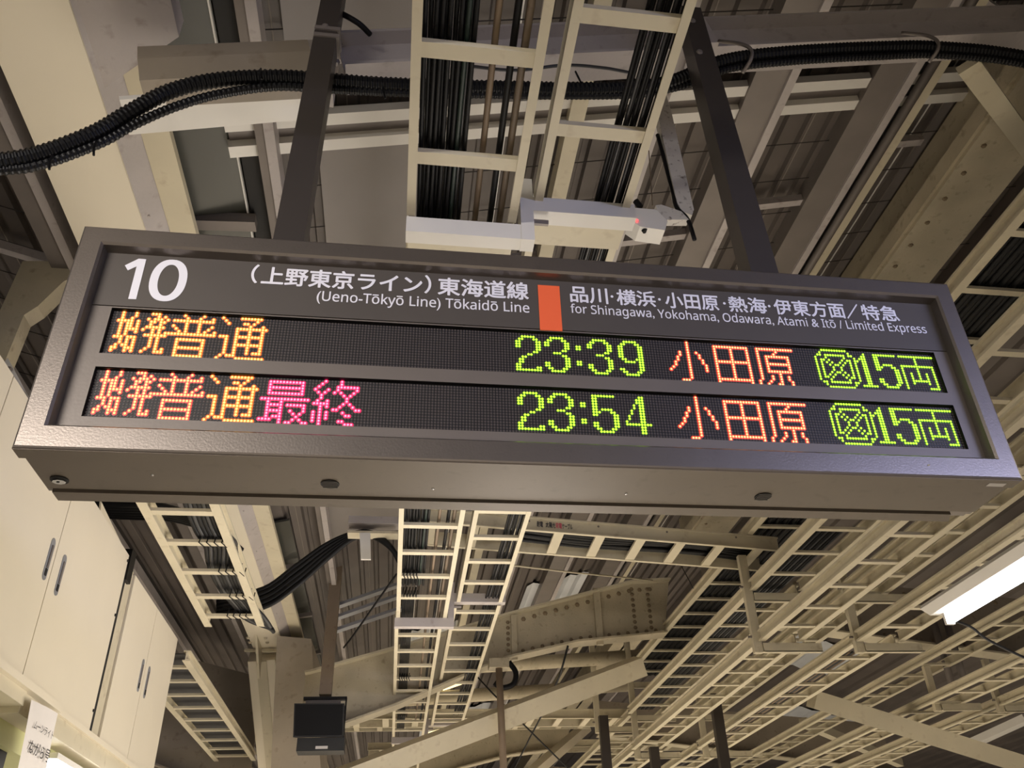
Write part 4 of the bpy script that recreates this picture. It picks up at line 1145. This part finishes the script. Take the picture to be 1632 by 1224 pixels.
mb = MB(); mb.box((XC - .6, 3.658, ZB), (XC - .003, 3.70, ZT2)); tag(own(mb.build('shadow_gap', HOLE)), 'dark gap at the right side of the large cream cabinet', 'gap')
mb = MB(); mb.box((XC - .2, 3.66, 3.66), (XC + .01, 3.76, 3.86)); tag(own(mb.build('corner_guard', BLACK)), 'small black block at the top right corner of the large cabinet', 'block')
mb = MB(); mb.hexa([(XC - .03, 3.05, ZT1), (XC - .02, 3.05, ZT1), (XC - .02, 3.64, ZT1), (XC - .03, 3.64, ZT1)], [(XC - .03, 3.02, ZT1 + .07), (XC - .02, 3.02, ZT1 + .07), (XC - .02, 3.64, ZT1 + .01), (XC - .03, 3.64, ZT1 + .01)]); tag(own(mb.build('cabinet_top_plate', YCREAM)), 'small cream upstand on top of the large cabinet', 'plate')
q = MB(); c_ = PX(351 / 2.855, 833, XC + .001)
# kiosk under the cabinets
t = thing('kiosk_canopy', (XC - .4, 3, 2.5), 'cream and pale green kiosk top that carries the cabinets', 'kiosk')
mb = MB(); mb.box((XC - .62, .5, ZB - .035), (XC + .045, 3.02, ZB - .001)); mb.build('upper_ledge', YCREAM, t)
mb = MB(); mb.box((XC - .62, .5, ZB - .10), (XC + .02, 2.60, ZB - .036)); mb.build('ledge_board', CREAM, t)
mb = MB(); mb.box((XC - .62, 3.02, ZB - .03), (XC + .02, 6.0, ZB - .001)); mb.build('upper_ledge', YCREAM, t)
mb = MB(); mb.box((XC - .62, 2.6, ZB - .13), (XC + .005, 6.0, ZB - .031)); mb.build('fascia', CREAM, t)
mb = MB(); mb.box((XC - .9, .5, ZB - .235), (XC - .10, 6.0, ZB - .131)); mb.build('green_board', LIME, t)
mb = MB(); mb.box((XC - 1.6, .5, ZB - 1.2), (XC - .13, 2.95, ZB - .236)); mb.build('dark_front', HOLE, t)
# paper notice
P = [PX(50, 1115, XC + .05), PX(92, 1137, XC + .05), PX(74, 1235, XC + .05), PX(24, 1235, XC + .05)]
t = thing('paper_notice', tuple(P[0]), 'hand-lettered white paper notice hanging from the kiosk ledge', 'notice')
mb = MB()
rows_, cols_ = 6, 4
vs = []
for i in range(rows_ + 1):
    for j in range(cols_ + 1):
        u, v = j / cols_, i / rows_
        p = (P[0] * (1 - u) + P[1] * u) * (1 - v) + (P[3] * (1 - u) + P[2] * u) * v
        vs.append(p + Vector((.006 * math.sin(u * 3 + v * 2), 0, 0)))
mb.add(vs, [(i * (cols_ + 1) + j, i * (cols_ + 1) + j + 1, (i + 1) * (cols_ + 1) + j + 1, (i + 1) * (cols_ + 1) + j) for i in range(rows_) for j in range(cols_)])
mb.build('sheet', PAPER, t)
def notice(s, pa, pb, ht, bold):
    A_, B_ = PX(*pa, XC + .062), PX(*pb, XC + .062)
    ux = (B_ - A_); L = ux.length; ux.normalize(); uz = Vector((0, 0, 1)) - ux * ux.z; uz.normalize()
    return put_text('handwriting', s, A_, ux, uz, 0, L, 0, INK, t, tight=(0, ht), lift=.001, bold=bold)
notice('ムーンライト', (53, 1161), (83, 1179), .036, .0)
notice('ながら号', (44, 1199), (76, 1216), .058, .008)

# ------------------------------------------------------------------ loudspeaker on its brown pole
YS = 6.6
t = thing('loudspeaker', (.15, YS, 3.4), 'black box loudspeaker hanging from a brown pole', 'loudspeaker')
a = PY(525, 897, YS); b = PY(518, 1106, YS)
mb = MB(); mb.box((b.x - .055, YS, b.z), (b.x + .055, YS + .1, a.z + .3)); mb.build('pole', BROWN, t)
TLs, TRs, BRs, BLs = PY(469, 1121, YS - 0.10), PY(549, 1121, YS - 0.10), PY(547, 1174, YS - 0.10), PY(467, 1175, YS - 0.10)
mb = MB(); mb.hexa([BLs, BRs, BRs + Vector((0, .22, .04)), BLs + Vector((0, .22, .04))], [TLs, TRs, TRs + Vector((0, .22, .0)), TLs + Vector((0, .22, 0))]); sb_ = mb.build('box', SPK, t)
mb = MB(); mb.hexa([BLs + Vector((.012, -.006, .012)), BRs + Vector((-.012, -.006, .012)), BRs + Vector((-.012, .002, .012)), BLs + Vector((.012, .002, .012))], [TLs + Vector((.012, -.006, -.012)), TRs + Vector((-.012, -.006, -.012)), TRs + Vector((-.012, .002, -.012)), TLs + Vector((.012, .002, -.012))]); mb.build('grille', BLACK, sb_)
a2, b2 = PY(474, 1176, YS - 0.05), PY(548, 1196, YS - 0.05)
mb = MB(); mb.box((a2.x, YS - .05, b2.z), (b2.x, YS + .15, a2.z)); lb = mb.build('lower_box', SPK, t)
a3, b3 = PY(503, 1189, YS - 0.06), PY(522, 1193, YS - 0.06)
mb = MB(); mb.box((a3.x, YS - .06, b3.z), (b3.x, YS - .048, a3.z)); mb.build('name_plate', STICK, lb)
mb = MB(); a4, b4 = PY(484, 1109, YS - 0.02), PY(553, 1112, YS - 0.02); mb.box((a4.x, YS - .02, b4.z - .01), (b4.x, YS + .05, b4.z + .012)); mb.box((b4.x - .012, YS - .02, BRs.z - .05), (b4.x, YS + .02, b4.z)); mb.build('yoke', BLACK, t)
mb = MB(); a5, b5 = PY(488, 1111, YS + .02), PY(542, 1121, YS + .02); mb.box((a5.x, YS + .02, b5.z), (b5.x, YS + .12, a5.z)); mb.build('mounting_plate', STEEL, t)

# ------------------------------------------------------------------ surveillance camera on its mottled bracket
t = thing('surveillance_camera', (1.8, .9, 4.1), 'small white surveillance camera with red light on a rust-spotted bracket', 'camera')
ya = .85
def plate2(name, pix, y, th, m, par, label=None):
    P = [PY(px, py, y) for px, py in pix]; n = len(P)
    mb = MB(); mb.add([tuple(p) for p in P] + [(p.x, p.y + th, p.z) for p in P], [tuple(range(n)), tuple(range(2 * n - 1, n - 1, -1))] + [(i, (i + 1) % n, n + (i + 1) % n, n + i) for i in range(n)])
    return mb.build(name, m, par, label=label)
plate2('bracket_arm', [(1047, 176), (1062, 152), (1070, 178), (1106, 334), (1103, 343), (1086, 336), (1079, 322)], ya, .05, MOTTLE, t, 'rust-spotted white bracket arm')
plate2('bracket_foot', [(1045, 327), (1054, 326), (1086, 337), (1098, 350), (1052, 350)], ya - .01, .04, MOTTLE, t)
mb = MB(); P0, P1 = PY(1006, 336, ya - .05), PY(1064, 350, ya - .05)
hd = plate2('body', [(1004, 350), (1010, 331), (1046, 334), (1064, 352), (1060, 367), (1020, 361)], ya - .08, .09, WHITE, t)
mb = MB(); q = PY(1015, 351, ya - .085); mb.dome(q, .007, (0, -1, 0)); mb.build('indicator_light', REDL, hd)
for px, py in ((1018, 325), (1026, 363)):
    q = PY(px, py, ya - .06); mb = MB(); mb.tube([q + Vector((-.012, 0, .016)), q + Vector((.006, 0, -.020))], .014, 10); mb.build('knob', BLACK, hd)
mb = MB(); mb.tube(smoothpts([PY(1048, 215, ya + .02), PY(1060, 260, ya + .02), PY(1072, 305, ya + .02), PY(1078, 330, ya), PY(1096, 350, ya), PY(1107, 382, ya)], 5), .010, 8); mb.build('lead', BLACK, t, smooth=True)
mb = MB(); mb.tube([PY(1034, 240, ya + .05), PY(1040, 328, ya + .05)], .0025, 4); mb.build('thin_wire', BROWN, t)

# ------------------------------------------------------------------ hanging fluorescent lamp at right
zl = 3.10
t = thing('fluorescent_lamp', (3.85, .5, zl), 'glowing fluorescent batten lamp hanging at the right edge', 'lamp')
mb = MB(); mb.ext([(-.10, 0), (-.05, -.035), (.05, -.035), (.10, 0), (.09, .02), (-.09, .02)], (3.87, -1.5, zl + .02), (3.87, 2.55, zl + .02)); mb.build('batten', WHITE, t)
mb = MB(); mb.tube([(3.90, -1.45, zl - .055), (3.90, 2.50, zl - .055)], .024, 12); mb.build('tube', TUBE, t, smooth=True)
mb = MB(); mb.box((3.875, 2.50, zl - .08), (3.925, 2.52, zl - .01)); mb.build('lamp_holder', WHITE, t)
cable(smoothpts([PY(1505, 985, 2.9), PY(1545, 998, 2.9), PY(1575, 1020, 2.9), PY(1632, 1048, 2.9)], 6), .008, GREYC, 'grey lead trailing from the end of the hanging lamp')
# kiosk lamp
t = thing('fluorescent_lamp', (-1.15, 3.6, 2.30), 'bright tube lamp under the kiosk at the lower left corner', 'lamp')
a = PX(88, 1210, -.9)
mb = MB(); mb.box((-.935, a.y - .02, a.z - .03), (-.895, a.y + 1.2, a.z)); mb.build('tube', TUBE, t)
mb = MB(); mb.box((-.948, a.y - .02, a.z), (-.885, a.y + 1.2, a.z + .03)); mb.build('batten', WHITE, t)
# warm far lamps
for i, (pa, pb, lab) in enumerate((((700, 1100), (742, 1078), 'uppermost of the yellow far lamps behind the right ladder'), ((712, 1099), (738, 1090), 'small yellow far lamp just below the uppermost one'), ((690, 1172), (710, 1166), 'lowest yellow far lamp below the stepped bracket'))):
    A_, B_ = PY(*pa, 10.6), PY(*pb, 10.8); mb = MB(); mb.bar(A_, B_, .15, .05); tag(own(mb.build('far_lamp', TUBE2)), lab, 'lamp')
for i, (pa, pb) in enumerate((((1480, 1194), (1632, 1130)),)):
    A_, B_ = PY(1530, 1200, 11), PY(1640, 1150, 10); mb = MB(); mb.bar(A_, B_, .2, .1); tag(own(mb.build('far_duct', WHITE)), 'white edge strip at the lower right corner', 'strip')

# ------------------------------------------------------------------ pipes, poles
t = thing('standing_pipe', (2.0, 7.0, 3), 'thin brown-cream pipe with clamp at the foot of the riveted girder', 'pipe')
a, b = PY(795, 1062, 7.0), PY(803, 1235, 7.0)
mb = MB(); mb.tube([a, b], .035, 10); mb.build('pipe', TANC, t, smooth=True)
mb = MB(); mb.box((a.x - .10, 6.95, a.z - .02), (a.x + .10, 7.1, a.z + .07)); mb.build('clamp', CREAM2, t)
for (xa, xb, lab) in (((962, 1140), (982, 1240), 'leftmost dark hanging pole at the bottom, beside the far crossing ladder'), ((1043, 1190), (1054, 1250), 'short dark hanging pole between the two far hangers'), ((1140, 1105), (1162, 1240), 'thick dark hanging pole under the stacked ladders')):
    yy = 7.7 if xa[0] == 1140 else 9.0; a, b = PY(*xa, yy), PY(*xb, yy); mb = MB(); mb.box((a.x - .055, yy, b.z - .3), (a.x + .055, yy + .08, a.z)); tag(own(mb.build('sign_pole', POST)), lab, 'pole')
t = thing('standing_pipe', (6.3, 7.0, 4.5), 'pair of vertical grey pipes in front of the right cross girder', 'pipe')
for dx in (0, .16):
    a, b = PY(1492, 1005, 7.0), PY(1520, 1100, 7.0); mb = MB(); mb.tube([(a.x + dx, 7.0, b.z), (a.x + dx, 7.0, a.z + .2)], .04, 10); mb.build('pipe', STEEL, t, smooth=True)
# galvanised ducts and translucent roof strips far off
random.seed(5)
for i, (x, y, w, l, lab) in enumerate(((.95, 9.2, .7, 2.6, 'pale translucent roof sheet behind the left ladder'), (2.4, 8.4, .8, 1.2, 'pale translucent roof sheet over the riveted cross girder'), (1.3, 14.5, 1.6, 2.0, 'far translucent roof sheet behind the long brace'), (7.2, 11.5, 1.2, 1.4, 'translucent roof sheet beyond the right cross girder'), (8.6, 15.0, 2.0, 1.6, 'far translucent roof sheet near the lower right corner'), (-2.6, 12.5, 1.2, 1.2, 'translucent roof sheet beyond the end of the cabinets'), (4.9, 3.2, .7, .7, 'white roof sheet seen beside the right end of the sign'))):
    z0_ = zroof(x, -.04); z1_ = zroof(x + w, -.04)
    mb = MB(); n = 10; vs = []
    for yy in (y, y + l):
        for k in range(n + 1): vs.append((x + w * k / n, yy, z0_ + (z1_ - z0_) * k / n + (.03 if k % 2 else 0)))
    mb.add(vs, [(k, k + 1, n + 2 + k, n + 1 + k) for k in range(n)]); tag(own(mb.build('roof_sheet', TRANS)), lab, 'roof sheet')
for i, (y, z, lab) in enumerate(((9.3, 4.55, 'nearer round duct behind the riveted cross girder'), (10.6, 4.5, 'farther round duct above the long brace'))):
    mb = MB(); mb.tube([(-.2, y, z), (4.2, y, z + .25)], .09, 12); tag(own(mb.build('round_duct', CREAM2, smooth=True)), lab, 'duct')
for i, (pa, pb, lab) in enumerate((((528, 972), (642, 932), 'upper bright galvanised channel behind the speaker pole'), ((528, 990), (642, 950), 'middle bright galvanised channel behind the speaker pole'), ((528, 1010), (642, 972), 'lower bright galvanised channel behind the speaker pole'))):
    mb = MB(); mb.bar(PY(*pa, 6.9), PY(*pb, 6.9), .10, .03); tag(own(mb.build('galvanised_channel', DUCT)), lab, 'channel')
flat_panel('ceiling_panel', .15, .95, 4.2, 5.9, -.04, GPANEL, 'smooth grey ceiling panel between speaker pole and left ladder below the sign', 'panel')
a = PR(432, 890, 4.84); b = PR(508, 1045, 4.84)
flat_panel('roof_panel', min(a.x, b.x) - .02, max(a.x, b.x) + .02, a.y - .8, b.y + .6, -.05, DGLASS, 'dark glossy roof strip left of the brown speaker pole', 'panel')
for k, nm in enumerate(('nearest', 'middle', 'farthest')):
    yy = a.y + .1 + k * (b.y - a.y) * .42
    mb = MB(); mb.bar((min(a.x, b.x) - .08, yy, zroof(a.x, -.12)), (max(a.x, b.x) + .06, yy, zroof(b.x, -.12)), .05, .04); tag(own(mb.build('cross_strut', STEEL)), nm + ' grey strut crossing the dark strip left of the brown pole', 'strut')
P = [PZ(px, py, 5.7) for px, py in ((1528, 992), (1640, 925), (1640, 1050), (1572, 1048))]
mb = MB(); mb.hexa(P, [p + Vector((0, 0, .03)) for p in P]); tag(own(mb.build('roof_sheet', BLUEG)), 'blue-grey roof sheet just under the hanging lamp at the right edge', 'roof sheet')
for k, (q, nm) in enumerate(((((1545, 1030), (1580, 1021), (1590, 1035), (1562, 1042)), 'small white patch for a light gap below the hanging lamp'), (((1588, 1022), (1618, 1012), (1622, 1020), (1600, 1026)), 'second white patch for a light gap at the right edge under the lamp'))):
    P = [PZ(px, py, 5.6) for px, py in q]  # white quads stand in for light showing through roof openings
    mb = MB(); mb.hexa(P, [p + Vector((0, 0, .02)) for p in P]); tag(own(mb.build('roof_sheet', WHITE)), nm, 'roof sheet')
